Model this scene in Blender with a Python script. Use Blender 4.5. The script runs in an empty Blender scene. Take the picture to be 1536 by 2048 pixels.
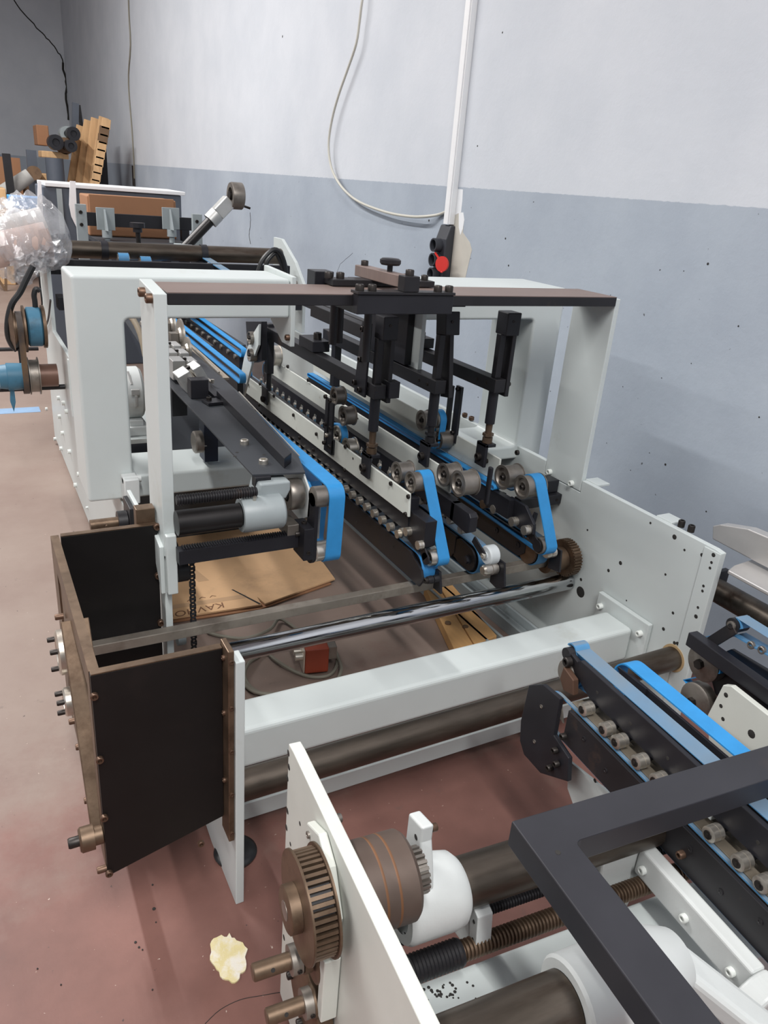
import bpy, math, random
from mathutils import Vector, Matrix
random.seed(7)
SC = bpy.context.scene
COL = SC.collection
# ------------------------------------------------------------------ camera
F = 1514.2; CX = 768.0; CY = 1024.0; H = 1.6
RC = Matrix(((0.881581, -0.12147959, 0.45613337),
             (-0.46578074, -0.3806267, 0.79885644),
             (0.07657179, -0.9167148, -0.39213612)))
camd = bpy.data.cameras.new('camera'); cam = bpy.data.objects.new('camera', camd); COL.objects.link(cam)
camd.sensor_fit = 'VERTICAL'; camd.sensor_height = 24.0; camd.sensor_width = 18.0; camd.lens = F * 24.0 / 2048.0
camd.clip_start = 0.02; camd.clip_end = 100
M4 = Matrix.Identity(4)
for i in range(3):
    M4[i][0] = RC[i][0]; M4[i][1] = -RC[i][1]; M4[i][2] = -RC[i][2]
M4[2][3] = H
cam.matrix_world = M4
SC.camera = cam
# ------------------------------------------------------------------ world, lamps, exposure
w = bpy.data.worlds.new('world'); SC.world = w; w.use_nodes = True
w.node_tree.nodes['Background'].inputs[0].default_value = (0.86, 0.93, 1.0, 1)
w.node_tree.nodes['Background'].inputs[1].default_value = 0.3
def lamp(name, loc, sx, sy, e, col=(1.0, 0.985, 0.97)):
    l = bpy.data.lights.new(name, 'AREA'); l.shape = 'RECTANGLE'; l.size = sx; l.size_y = sy; l.energy = e; l.color = col
    o = bpy.data.objects.new(name, l); o.location = loc; COL.objects.link(o); return o
lamp('ceiling_lamp', (-1.7, 7.8, 5.6), 0.15, 7.0, 640)
lamp('ceiling_lamp', (-5.0, 2.0, 5.6), 0.3, 8.0, 330)
lamp('ceiling_lamp', (-0.4, -2.2, 5.6), 0.3, 4.0, 370)
SC.view_settings.view_transform = 'Standard'; SC.view_settings.look = 'None'
SC.view_settings.exposure = 0.14; SC.view_settings.gamma = 1.0; SC.view_settings.use_curve_mapping = False
# ------------------------------------------------------------------ picking points on real planes
TH = math.radians(4.5); CT, ST = math.cos(TH), math.sin(TH)
def _ray(px, py, n):
    d = RC @ Vector((px - CX, py - CY, F))
    if n: d = Vector((CT * d.x - ST * d.y, ST * d.x + CT * d.y, d.z))
    return d
def atX(px, py, x, n=0):
    d = _ray(px, py, n); return Vector((0, 0, H)) + d * (x / d.x)
def atY(px, py, y, n=0):
    d = _ray(px, py, n); return Vector((0, 0, H)) + d * (y / d.y)
def atZ(px, py, z, n=0):
    d = _ray(px, py, n); return Vector((0, 0, H)) + d * ((z - H) / d.z)
NEAR = Matrix.Rotation(-TH, 4, 'Z')
# ------------------------------------------------------------------ mesh builder
AX = {'x': 0, 'y': 1, 'z': 2}
def a3(ax, t, p, q):
    return (t, p, q) if ax == 'x' else (p, t, q) if ax == 'y' else (p, q, t)
class MB:
    def __init__(s): s.v = []; s.f = []; s.s = []
    def add(s, vs, fs, smooth=False):
        o = len(s.v); s.v += [tuple(v) for v in vs]; s.f += [tuple(i + o for i in f) for f in fs]; s.s += [smooth] * len(fs); return s
    def box(s, a, b):
        x0, y0, z0 = [min(a[i], b[i]) for i in range(3)]; x1, y1, z1 = [max(a[i], b[i]) for i in range(3)]
        return s.add([(x0,y0,z0),(x1,y0,z0),(x1,y1,z0),(x0,y1,z0),(x0,y0,z1),(x1,y0,z1),(x1,y1,z1),(x0,y1,z1)],
                     [(3,2,1,0),(4,5,6,7),(0,1,5,4),(1,2,6,5),(2,3,7,6),(3,0,4,7)])
    def cbox(s, c, d, rot=None):
        o = [(-.5,-.5,-.5),(.5,-.5,-.5),(.5,.5,-.5),(-.5,.5,-.5),(-.5,-.5,.5),(.5,-.5,.5),(.5,.5,.5),(-.5,.5,.5)]
        vs = [Vector((a[0]*d[0], a[1]*d[1], a[2]*d[2])) for a in o]
        if rot is not None: vs = [rot @ v for v in vs]
        return s.add([Vector(c) + v for v in vs], [(3,2,1,0),(4,5,6,7),(0,1,5,4),(1,2,6,5),(2,3,7,6),(3,0,4,7)])
    def bar(s, p, q, w, h, up=(0,0,1)):
        p, q = Vector(p), Vector(q); d = q - p; L = d.length; d.normalize()
        u = Vector(up); r = d.cross(u).normalized(); u = r.cross(d)
        vs = [b + r * (i * w / 2) + u * (j * h / 2) for b in (p, q) for i, j in ((-1,-1),(1,-1),(1,1),(-1,1))]
        return s.add(vs, [(3,2,1,0),(4,5,6,7),(0,1,5,4),(1,2,6,5),(2,3,7,6),(3,0,4,7)])
    def prism(s, poly, ax, lo, hi):
        n = len(poly); vs = [a3(ax, lo, *p) for p in poly] + [a3(ax, hi, *p) for p in poly]
        A = sum(poly[i][0] * poly[(i+1) % n][1] - poly[(i+1) % n][0] * poly[i][1] for i in range(n))
        fs = [tuple(range(n)), tuple(range(2*n-1, n-1, -1))] + [(i, i+n, (i+1) % n + n, (i+1) % n) for i in range(n)]
        flip = (A > 0) != (ax == 'y')
        if hi < lo: flip = not flip
        if flip: fs = [tuple(reversed(f)) for f in fs]
        return s.add(vs, fs)
    def cyl(s, p, q, r, r1=None, n=20, caps=True):
        p, q = Vector(p), Vector(q); d = (q - p).normalized(); r1 = r if r1 is None else r1
        a = Vector((0,0,1)) if abs(d.z) < .9 else Vector((1,0,0)); u = d.cross(a).normalized(); w_ = d.cross(u)
        vs = []
        for b, rr in ((p, r), (q, r1)):
            vs += [b + u * (rr*math.cos(2*math.pi*i/n)) + w_ * (rr*math.sin(2*math.pi*i/n)) for i in range(n)]
        s.add(vs, [(i, (i+1) % n, (i+1) % n + n, i+n) for i in range(n)], True)
        if caps: s.add(vs, [tuple(range(n-1, -1, -1)), tuple(range(n, 2*n))])
        return s
    def lathe(s, prof, c, ax='x', n=24):
        vs = []; k = len(prof)
        for t, r in prof:
            for i in range(n):
                a = 2*math.pi*i/n; p, q = r*math.cos(a), r*math.sin(a)
                v = a3(ax, t, p, q); vs.append((c[0]+v[0], c[1]+v[1], c[2]+v[2]))
        fs = []
        for j in range(k-1):
            for i in range(n):
                f = (j*n+i, j*n+(i+1) % n, (j+1)*n+(i+1) % n, (j+1)*n+i)
                fs.append(f if ax == 'y' else tuple(reversed(f)))
        return s.add(vs, fs, True)
    def path(s, pts, r, n=8, sub=1, closed=False):
        P = [Vector(p) for p in pts]
        if sub > 1:
            Q = []; m = len(P)
            for i in range(m if closed else m-1):
                p0, p1, p2, p3 = (P[(i-1) % m] if closed or i else P[0]), P[i], P[(i+1) % m], (P[(i+2) % m] if closed or i+2 < m else P[-1])
                for k in range(sub):
                    t = k/sub
                    Q.append(.5*((2*p1)+(p2-p0)*t+(2*p0-5*p1+4*p2-p3)*t*t+(3*p1-p0-3*p2+p3)*t**3))
            if not closed: Q.append(P[-1])
            P = Q
        m = len(P); vs = []; u = None
        for i in range(m):
            d = (P[(i+1) % m] - P[i-1]) if closed else (P[min(i+1, m-1)] - P[max(i-1, 0)])
            d.normalize()
            if u is None:
                a = Vector((0,0,1)) if abs(d.z) < .9 else Vector((1,0,0)); u = d.cross(a).normalized()
            else: u = (u - d * u.dot(d)).normalized()
            w_ = d.cross(u)
            vs += [P[i] + u*(r*math.cos(2*math.pi*k/n)) + w_*(r*math.sin(2*math.pi*k/n)) for k in range(n)]
        fs = [(i*n+k, i*n+(k+1) % n, ((i+1) % m)*n+(k+1) % n, ((i+1) % m)*n+k) for i in range(m if closed else m-1) for k in range(n)]
        s.add(vs, fs, True)
        if not closed: s.add(vs, [tuple(range(n-1, -1, -1)), tuple(range((m-1)*n, m*n))])
        return s
    def belt(s, pts, x0, x1, t, ax='x'):
        m = len(pts); A = sum(pts[i][0]*pts[(i+1) % m][1]-pts[(i+1) % m][0]*pts[i][1] for i in range(m))
        if A < 0: pts = pts[::-1]
        out, inn = [], []
        for i in range(m):
            p0, p1, p2 = pts[i-1], pts[i], pts[(i+1) % m]
            e0 = Vector((p1[0]-p0[0], p1[1]-p0[1])).normalized(); e1 = Vector((p2[0]-p1[0], p2[1]-p1[1])).normalized()
            n = Vector((e0.y+e1.y, -e0.x-e1.x)); n.normalize()
            out.append((p1[0]+n.x*t/2, p1[1]+n.y*t/2)); inn.append((p1[0]-n.x*t/2, p1[1]-n.y*t/2))
        V = [a3(ax, x0, *p) for p in out] + [a3(ax, x1, *p) for p in out] + [a3(ax, x0, *p) for p in inn] + [a3(ax, x1, *p) for p in inn]
        f1, f2 = [], []
        for i in range(m):
            j = (i+1) % m
            f1 += [(i, j, j+m, i+m), (i+2*m, i+3*m, j+3*m, j+2*m)]
            f2 += [(i, i+2*m, j+2*m, j), (i+m, j+m, j+3*m, i+3*m)]
        if ax == 'x': f1 = [tuple(reversed(f)) for f in f1]; f2 = [tuple(reversed(f)) for f in f2]
        o = len(s.v); s.v += V
        s.f += [tuple(i+o for i in f) for f in f1+f2]; s.s += [True]*len(f1)+[False]*len(f2)
        return s
    def mesh(s, name, base=(0,0,0)):
        me = bpy.data.meshes.new(name); b = base
        me.from_pydata([(v[0]-b[0], v[1]-b[1], v[2]-b[2]) for v in s.v], [], s.f)
        me.polygons.foreach_set('use_smooth', s.s); me.update()
        if any(s.s): me.set_sharp_from_angle(angle=math.radians(38))
        return me
def arc(cy, cz, r, a0, a1, n=10):
    return [(cy + r*math.cos(math.radians(a0+(a1-a0)*i/n)), cz + r*math.sin(math.radians(a0+(a1-a0)*i/n))) for i in range(n+1)]
def hull(circles, n=28):
    P = []
    for cy, cz, r in circles: P += [(cy+r*math.cos(2*math.pi*i/n), cz+r*math.sin(2*math.pi*i/n)) for i in range(n)]
    P = sorted(set(P))
    def half(pp):
        h = []
        for p in pp:
            while len(h) > 1 and (h[-1][0]-h[-2][0])*(p[1]-h[-2][1])-(h[-1][1]-h[-2][1])*(p[0]-h[-2][0]) <= 1e-12: h.pop()
            h.append(p)
        return h
    a, b = half(P), half(P[::-1]); return a[:-1]+b[:-1]
# ------------------------------------------------------------------ objects
BASE = {}
def link(o): COL.objects.link(o); return o
def tag(o, label=None, cat=None, group=None, kind=None):
    for k, v in (('label', label), ('category', cat), ('group', group), ('kind', kind)):
        if v: o[k] = v
    return o
def thing(name, label, cat, base, group=None, near=False):
    o = link(bpy.data.objects.new(name, None)); o.empty_display_size = .05; b = Vector(base); BASE[o.name] = b
    if near: o.location = NEAR @ b; o.rotation_euler = (0, 0, -TH)
    else: o.location = b
    return tag(o, label, cat, group)
def ob(name, mb, m, parent=None, bevel=0, label=None, seg=2):
    b = BASE[parent.name] if parent else Vector((0,0,0))
    o = link(bpy.data.objects.new(name, mb.mesh(name, b))); o.data.materials.append(m); BASE[o.name] = b
    if parent: o.parent = parent
    if bevel:
        md = o.modifiers.new('bevel', 'BEVEL'); md.width = bevel; md.segments = seg; md.limit_method = 'ANGLE'; md.angle_limit = math.radians(40)
        md.harden_normals = False
    if label: o['label'] = label
    return o
def solo(name, mb, m, label, cat, base, group=None, near=False, bevel=0, seg=2):
    b = Vector(base); o = link(bpy.data.objects.new(name, mb.mesh(name, b))); o.data.materials.append(m); BASE[o.name] = b
    if near: o.location = NEAR @ b; o.rotation_euler = (0, 0, -TH)
    else: o.location = b
    if bevel:
        md = o.modifiers.new('bevel', 'BEVEL'); md.width = bevel; md.segments = seg; md.limit_method = 'ANGLE'; md.angle_limit = math.radians(40)
    return tag(o, label, cat, group)
def struct(name, mb, m, label=None, parent=None, bevel=0):
    o = ob(name, mb, m, parent, bevel); o['kind'] = 'structure'
    if label: o['label'] = label
    return o
_cache = {}
def place(name, key, make, m, parent, p, ax='x', label=None):
    """a small repeated part with shared mesh data: its own axis (+z of the mesh) is turned to ax"""
    k = (key, m.name)
    if k not in _cache:
        me = make().mesh(name); me.materials.append(m); _cache[k] = me
    o = link(bpy.data.objects.new(name, _cache[k])); o.parent = parent; BASE[o.name] = BASE[parent.name]
    o.location = Vector(p) - BASE[parent.name]
    d = {'x': (1,0,0), '-x': (-1,0,0), 'y': (0,1,0), '-y': (0,-1,0), 'z': (0,0,1), '-z': (0,0,-1)}[ax] if isinstance(ax, str) else ax
    o.rotation_mode = 'QUATERNION'; o.rotation_quaternion = Vector((0,0,1)).rotation_difference(Vector(d))
    if label: o['label'] = label
    return o
def m_bolt(r, h):
    return lambda: MB().lathe([(0, r), (h*.85, r), (h, r*.85), (h, r*.55), (h*.45, r*.5), (h*.45, .0001)], (0,0,0), 'z', 12)
def m_hex(r, h):
    return lambda: MB().cyl((0,0,0), (0,0,h*.25), r*1.25, n=14).cyl((0,0,h*.25), (0,0,h), r, r*.95, n=6)
def bolt(parent, p, ax='-x', r=.007, h=.009, m=None, hexa=False):
    return place('bolt', ('bh' if hexa else 'b', r, h), (m_hex if hexa else m_bolt)(r, h), m or BOLT, parent, p, ax)
def hole(parent, p, ax='-x', r=.005):
    return place('bolt_hole', ('h', r), lambda: MB().lathe([(.0002, r*1.05), (.0006, r*.95), (.0007, .0001)], (0,0,0), 'z', 12), HOLE, parent, p, ax)
# ------------------------------------------------------------------ materials
def lin(c): return tuple(((v/255)/12.92 if v/255 <= .04045 else ((v/255+.055)/1.055)**2.4) for v in c)
def nodes(name):
    m = bpy.data.materials.new(name); m.use_nodes = True; nt = m.node_tree; return m, nt, nt.nodes, nt.links, nt.nodes['Principled BSDF']
def noise(nt, co, scale, detail=4, rough=.6):
    n = nt.nodes.new('ShaderNodeTexNoise'); n.inputs['Scale'].default_value = scale; n.inputs['Detail'].default_value = detail; n.inputs['Roughness'].default_value = rough
    nt.links.new(co, n.inputs['Vector']); return n.outputs['Fac']
def ramp(nt, fac, a, b, c0=(0,0,0,1), c1=(1,1,1,1)):
    r = nt.nodes.new('ShaderNodeValToRGB'); r.color_ramp.elements[0].position = a; r.color_ramp.elements[1].position = b
    r.color_ramp.elements[0].color = c0; r.color_ramp.elements[1].color = c1; nt.links.new(fac, r.inputs[0]); return r.outputs[0]
def mixc(nt, fac, a, b):
    x = nt.nodes.new('ShaderNodeMix'); x.data_type = 'RGBA'
    for s_, v in ((0, fac), (6, a), (7, b)):
        if isinstance(v, (tuple, list)): x.inputs[s_].default_value = tuple(v)+((1,) if len(v) == 3 else ())
        elif isinstance(v, (int, float)): x.inputs[s_].default_value = v
        else: nt.links.new(v, x.inputs[s_])
    return x.outputs[2]
def mat(name, col, rough=.5, metal=0.0, var=.12, scale=7, dirt=None, dscale=5, d0=.55, d1=.75, bump=0, bscale=60, stretch=None, spec=.5):
    m, nt, N, L, b = nodes(name); c = lin(col)
    tc = N.new('ShaderNodeTexCoord').outputs['Object']
    if stretch:
        mp = N.new('ShaderNodeMapping'); mp.inputs['Scale'].default_value = stretch; L.new(tc, mp.inputs['Vector']); tc = mp.outputs['Vector']
    n1 = noise(nt, tc, scale)
    out = mixc(nt, ramp(nt, n1, .3, .7), tuple(v*(1-var) for v in c), tuple(min(1, v*(1+var)) for v in c))
    if dirt:
        out = mixc(nt, ramp(nt, noise(nt, tc, dscale, 6, .7), d0, d1), out, lin(dirt))
    L.new(out, b.inputs['Base Color'])
    b.inputs['Roughness'].default_value = rough; b.inputs['Metallic'].default_value = metal; b.inputs['Specular IOR Level'].default_value = spec
    if var > 0:
        r = N.new('ShaderNodeMapRange'); r.inputs['To Min'].default_value = max(.03, rough-.08); r.inputs['To Max'].default_value = min(1, rough+.1)
        L.new(n1, r.inputs['Value']); L.new(r.outputs[0], b.inputs['Roughness'])
    if bump:
        bm = N.new('ShaderNodeBump'); bm.inputs['Strength'].default_value = bump; bm.inputs['Distance'].default_value = .002
        L.new(noise(nt, tc, bscale, 3), bm.inputs['Height']); L.new(bm.outputs[0], b.inputs['Normal'])
    return m
WHITE = mat('white_machine_paint', (196,203,202), .38, var=.03, scale=3, dirt=(176,178,170), dscale=3.5, d0=.62, d1=.85, bump=.04, bscale=90)
WHITED = mat('worn_white_paint', (200,203,196), .45, var=.05, scale=4, dirt=(140,118,92), dscale=6, d0=.66, d1=.82, bump=.08, bscale=70)
WHITEC = mat('white_cast_paint', (200,204,203), .4, var=.04, scale=6, dirt=(120,100,80), dscale=7, d0=.68, d1=.86, bump=.25, bscale=45)
GREYP = mat('grey_machine_paint', (150,158,160), .42, var=.05, dirt=(96,92,88), d0=.6, d1=.85, bump=.1)
BLACK = mat('black_anodised', (31,31,36), .42, var=.2, dirt=(50,48,48), dscale=7, d0=.62, d1=.9, spec=.4)
BLACKB = mat('black_oxide_steel', (34,33,36), .45, .2, var=.25, dirt=(84,66,54), dscale=9, d0=.6, d1=.85)
DARKPLATE = mat('dark_brown_plate', (19,17,17), .5, .0, var=.25, scale=3, dirt=(34,28,26), dscale=4, d0=.6, d1=.9, spec=.3)
RUSTY = mat('brown_oiled_steel', (112,94,78), .45, .75, var=.25, scale=14, dirt=(70,52,40), dscale=10, d0=.5, d1=.8, bump=.08)
BARM = mat('brown_top_bar', (122,106,100), .5, .15, var=.14, scale=5, stretch=(1,6,1), dirt=(60,48,44), d0=.6, d1=.85)
SHAFT = mat('oiled_shaft_steel', (92,84,76), .38, .8, var=.3, scale=8, stretch=(.5,3,3), dirt=(66,48,36), dscale=5, d0=.5, d1=.8)
DSHAFT = mat('blackened_shaft', (44,42,42), .35, .6, var=.2, scale=6)
CHROME = mat('chrome', (190,192,194), .1, 1.0, var=.05)
STEEL = mat('bare_steel', (206,200,190), .34, .9, var=.12, scale=20, dirt=(140,124,106), dscale=14, d0=.6, d1=.85)
DSTEEL = mat('dull_steel', (140,134,127), .42, .8, var=.22, scale=12, dirt=(92,76,64), dscale=8, d0=.58, d1=.82)
ALU = mat('cast_aluminium', (190,190,188), .42, .6, var=.1, dirt=(120,116,110), d0=.6, d1=.85)
BOLT = mat('black_bolt', (56,52,50), .42, .7, var=.2, scale=30)
RBOLT = mat('brown_bolt', (104,82,68), .45, .7, var=.2, scale=30)
WBOLT = mat('painted_bolt', (216,220,216), .4, var=.05)
HOLE = mat('hole_dark', (40,38,36), .8, var=.1)
CARD = mat('cardboard', (205,166,126), .8, var=.05, scale=3, dirt=(172,140,108), dscale=2.2, d0=.55, d1=.75, bump=.06, bscale=30)
CARDB = mat('brown_cardboard', (150,108,78), .8, var=.06, scale=3, dirt=(120,86,64), d0=.6, d1=.8)
WOOD = mat('raw_wood', (206,168,124), .7, var=.14, scale=4, stretch=(6,6,.5), dirt=(120,78,48), dscale=3, d0=.62, d1=.78)
WOODY = mat('plank_wood', (196,152,100), .7, var=.12, scale=5, stretch=(6,.5,6), dirt=(110,74,46), dscale=4, d0=.64, d1=.78)
WOODD = mat('weathered_wood', (112,88,66), .8, var=.2, scale=4, dirt=(60,48,40), d0=.5, d1=.8)
REDP = mat('red_box_paint', (150,66,44), .5, var=.1, dirt=(96,48,38), d0=.6, d1=.8)
REDB = mat('red_plastic', (206,52,46), .4, var=.04)
GREYCABLE = mat('grey_cable_rubber', (128,124,112), .6, var=.08)
WCABLE = mat('pale_cable', (190,188,178), .5, var=.05)
BLKCABLE = mat('black_cable', (30,31,33), .45, var=.1)
PLASTICD = mat('dark_socket_plastic', (52,54,60), .45, var=.05)
WHITEPL = mat('white_trunking', (232,233,234), .4, var=.02)
CLOTH = mat('white_strap', (236,236,238), .8, var=.04)
CABGREY = mat('cabinet_grey', (82,88,98), .5, var=.05)
BLUED = mat('worn_blue_paint', (62,112,138), .45, var=.12, dirt=(40,58,66), d0=.55, d1=.8)
BLUEPL = mat('blue_sheet', (70,150,214), .5, var=.05)
SLATE = mat('dark_guide_plate', (58,61,66), .5, .2, var=.08, scale=5)
NAVY = mat('navy_bracket', (28,38,58), .45, var=.1)
RUBBER = mat('black_rubber', (26,26,28), .3, var=.1)
PALESTEEL = mat('pale_sheet_steel', (186,184,182), .35, .5, var=.04)
INK = mat('pen_ink', (120,84,60), .8, var=.02)
TAPE = mat('parcel_tape', (186,152,118), .45, var=.03)
def belt_mat(name, col, dust):
    m, nt, N, L, b = nodes(name)
    tc = N.new('ShaderNodeTexCoord').outputs['Object']
    n = noise(nt, tc, 16, 5, .7); c = lin(col)
    out = mixc(nt, ramp(nt, n, .3, .75), tuple(v*.9 for v in c), tuple(min(1, v*1.08) for v in c))
    if dust:
        g = N.new('ShaderNodeNewGeometry'); sx = N.new('ShaderNodeSeparateXYZ'); L.new(g.outputs['Normal'], sx.inputs[0])
        up = ramp(nt, sx.outputs['Z'], .9, .99)
        k = N.new('ShaderNodeMath'); k.operation = 'MULTIPLY'; L.new(up, k.inputs[0])
        r = N.new('ShaderNodeMapRange'); r.inputs['From Min'].default_value = .3; r.inputs['From Max'].default_value = .7
        r.inputs['To Min'].default_value = max(0, dust-.25); r.inputs['To Max'].default_value = min(1, dust+.2)
        L.new(noise(nt, tc, 5, 3), r.inputs['Value']); L.new(r.outputs[0], k.inputs[1])
        out = mixc(nt, k.outputs[0], out, lin((122,124,120)))
    L.new(out, b.inputs['Base Color']); b.inputs['Roughness'].default_value = .5
    return m
BELT = belt_mat('blue_belt', (46,136,198), 0)
BELTD = belt_mat('dusty_blue_belt', (60,138,200), .85)
BELTM = belt_mat('worn_blue_belt', (74,132,176), .62)
def wall_mat():
    m, nt, N, L, b = nodes('two_tone_wall_paint'); tc = N.new('ShaderNodeTexCoord').outputs['Object']
    sep = N.new('ShaderNodeSeparateXYZ'); L.new(tc, sep.inputs[0])
    ad = N.new('ShaderNodeMath'); ad.operation = 'MULTIPLY_ADD'; L.new(noise(nt, tc, 22, 3), ad.inputs[0]); ad.inputs[1].default_value = .012; L.new(sep.outputs['Z'], ad.inputs[2])
    mr = N.new('ShaderNodeMapRange'); mr.inputs['From Min'].default_value = 1.642; mr.inputs['From Max'].default_value = 1.645; L.new(ad.outputs[0], mr.inputs['Value'])
    wv = mixc(nt, ramp(nt, noise(nt, tc, 1.6, 5), .35, .7), lin((192,197,204)), lin((202,206,212)))
    gv = mixc(nt, ramp(nt, noise(nt, tc, 1.3, 6), .35, .7), lin((152,161,173)), lin((168,177,187)))
    spk = ramp(nt, noise(nt, tc, 38, 2, .4), .755, .775)
    gv = mixc(nt, spk, gv, lin((92,94,100)))
    L.new(mixc(nt, mr.outputs[0], gv, wv), b.inputs['Base Color']); b.inputs['Roughness'].default_value = .75
    bm = N.new('ShaderNodeBump'); bm.inputs['Strength'].default_value = .25; bm.inputs['Distance'].default_value = .006
    L.new(noise(nt, tc, 26, 6, .65), bm.inputs['Height']); L.new(bm.outputs[0], b.inputs['Normal'])
    return m
WALL = wall_mat()
def floor_mat():
    m, nt, N, L, b = nodes('worn_red_floor'); tc = N.new('ShaderNodeTexCoord').outputs['Object']
    red = mixc(nt, ramp(nt, noise(nt, tc, 2.2, 6, .6), .3, .72), lin((98,67,60)), lin((132,93,84)))
    gry = mixc(nt, ramp(nt, noise(nt, tc, 1.4, 6, .65), .3, .7), lin((122,102,93)), lin((140,124,114)))
    sep = N.new('ShaderNodeSeparateXYZ'); L.new(tc, sep.inputs[0])
    ad = N.new('ShaderNodeMath'); ad.operation = 'MULTIPLY_ADD'; L.new(noise(nt, tc, 2.6, 6, .7), ad.inputs[0]); ad.inputs[1].default_value = 1.5; L.new(sep.outputs['Y'], ad.inputs[2])
    mr = N.new('ShaderNodeMapRange'); mr.inputs['From Min'].default_value = 2.2; mr.inputs['From Max'].default_value = 2.75; L.new(ad.outputs[0], mr.inputs['Value'])
    c = mixc(nt, mr.outputs[0], red, gry)
    c = mixc(nt, ramp(nt, noise(nt, tc, 7, 6, .75), .64, .8), c, lin((92,76,70)))
    c = mixc(nt, ramp(nt, noise(nt, tc, 90, 2, .5), .74, .77), c, lin((176,158,146)))
    c = mixc(nt, ramp(nt, noise(nt, tc, 60, 2, .5), .745, .775), c, lin((70,54,50)))
    L.new(c, b.inputs['Base Color']); b.inputs['Roughness'].default_value = .55
    bm = N.new('ShaderNodeBump'); bm.inputs['Strength'].default_value = .15; bm.inputs['Distance'].default_value = .004
    L.new(noise(nt, tc, 14, 6, .7), bm.inputs['Height']); L.new(bm.outputs[0], b.inputs['Normal'])
    return m
FLOOR = floor_mat()
PLAIN = mat('plain_white_plaster', (214,217,222), .8, var=.04)
def film_mat():
    m, nt, N, L, b = nodes('clear_plastic_film'); out = N['Material Output']
    tr = N.new('ShaderNodeBsdfTransparent'); tr.inputs[0].default_value = (.93,.94,.95,1); gl = N.new('ShaderNodeBsdfGlossy'); gl.inputs['Roughness'].default_value = .12
    df = N.new('ShaderNodeBsdfDiffuse'); df.inputs[0].default_value = (.8,.8,.82,1)
    a = N.new('ShaderNodeMixShader'); a.inputs[0].default_value = .5; L.new(gl.outputs[0], a.inputs[1]); L.new(df.outputs[0], a.inputs[2])
    mx = N.new('ShaderNodeMixShader'); mx.inputs[0].default_value = .38; L.new(tr.outputs[0], mx.inputs[1]); L.new(a.outputs[0], mx.inputs[2])
    tc = N.new('ShaderNodeTexCoord').outputs['Object']; bm = N.new('ShaderNodeBump'); bm.inputs['Strength'].default_value = .9; bm.inputs['Distance'].default_value = .02
    L.new(noise(nt, tc, 14, 4, .6), bm.inputs['Height']); L.new(bm.outputs[0], gl.inputs['Normal'])
    L.new(mx.outputs[0], out.inputs['Surface']); return m
FILM = film_mat()
# ================================================================== the room
XW = 2.5; YF = 19.5
fl = struct('floor', MB().box((-10, -4.5, -.1), (XW+.2, YF+.2, 0)), FLOOR)
wr = struct('wall_right', MB().box((XW, -4.5, 0), (XW+.2, YF+.2, 6)), WALL)
wf = struct('wall_far', MB().box((-10, YF, 0), (XW, YF+.2, 6)), WALL)
struct('ceiling', MB().box((-10, -4.5, 6), (XW+.2, YF+.2, 6.15)), PLAIN)
struct('wall_left', MB().box((-10.2, -4.5, 0), (-10, YF+.2, 6)), WALL)
# cracks in the plaster of the two walls, a flaked patch behind the sockets
def crack(name, wall, pts, r, parent):
    m = MB()
    P = []
    for i in range(len(pts)-1):
        a, b = Vector(pts[i]), Vector(pts[i+1])
        for k in range(4):
            j = Vector((random.uniform(-1,1), random.uniform(-1,1), random.uniform(-1,1))) * .25*r*4
            P.append(a.lerp(b, k/4) + (j if k else Vector()))
    P.append(Vector(pts[-1]))
    for p in P:
        if wall == 'far': p.y = YF
        else: p.x = XW
    m.path(P, r, 5); o = ob(name, m, HOLE, parent, label='dark jagged crack in the plaster'); return o
crack('crack', 'far', [atY(x, y, YF-.01) for x, y in ((28,0),(55,35),(80,62),(98,80),(112,98),(122,112),(126,125))], .012, wf)
crack('crack', 'far', [atY(x, y, YF-.01) for x, y in ((126,125),(130,150),(133,180),(133,205),(137,240))], .022, wf)
crack('crack', 'right', [atX(x, y, XW-.002) for x, y in ((672,548),(680,528),(695,515),(705,506))], .0012, wr)
crack('crack', 'right', [atX(x, y, XW-.002) for x, y in ((500,425),(501,440),(500,455),(498,470),(501,488))], .004, wr)
for i in range(24):
    p = (random.uniform(0, 1), random.uniform(0, 1)); q = atX(940+590*p[0], 440+600*p[1], XW)
    if q.z < .1 or q.y < .6: continue
    r = random.choice((.002, .003, .0045))
    place('paint_chip', ('chip', r), lambda: MB().lathe([(.0004, r*1.2), (.001, r*.7), (.0012, .0001)], (0,0,0), 'z', 7), HOLE, wr, q, '-x')
for px, py, r in ((565,73,.008),(955,292,.004),(1005,65,.004),(1388,1110,.008),(1393,1103,.006),(858,441,.006)):
    place('paint_chip', ('chip', r), lambda: MB().lathe([(.0004, r*1.2), (.001, r*.7), (.0012, .0001)], (0,0,0), 'z', 7), HOLE, wr, atX(px, py, XW), '-x')
PATCH = mat('bare_plaster_patch', (190,186,176), .8, var=.06); PATCHW = mat('white_paint_smear', (226,228,230), .7, var=.02)
def wallpoly(px, m, t, name):
    pts = [atX(x, y, XW) for x, y in px]; ob(name, MB().prism([(p.y, p.z) for p in pts], 'x', XW, XW-t), m, wr)
wallpoly([(906,432),(922,424),(928,440),(926,465),(940,485),(944,500),(938,525),(930,560),(900,560),(900,470)], PATCH, .0012, 'bare_patch')
wallpoly([(918,425),(927,425),(929,440),(926,458),(921,470),(918,455)], PATCHW, .0018, 'white_smear')
wallpoly([(897,376),(926,379),(925,400),(920,445),(893,445)], PATCHW, .0009, 'white_smear')
# floor markings
BLUEL = mat('blue_floor_paint', (128,156,186), .6, var=.1)
p = [atZ(0,852,0), atZ(0,843,0)]
ob('floor_line', MB().box((-6, 5.55, 0), (.38, 5.68, .0015)), BLUEL, fl, label='faded blue painted floor line')
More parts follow.
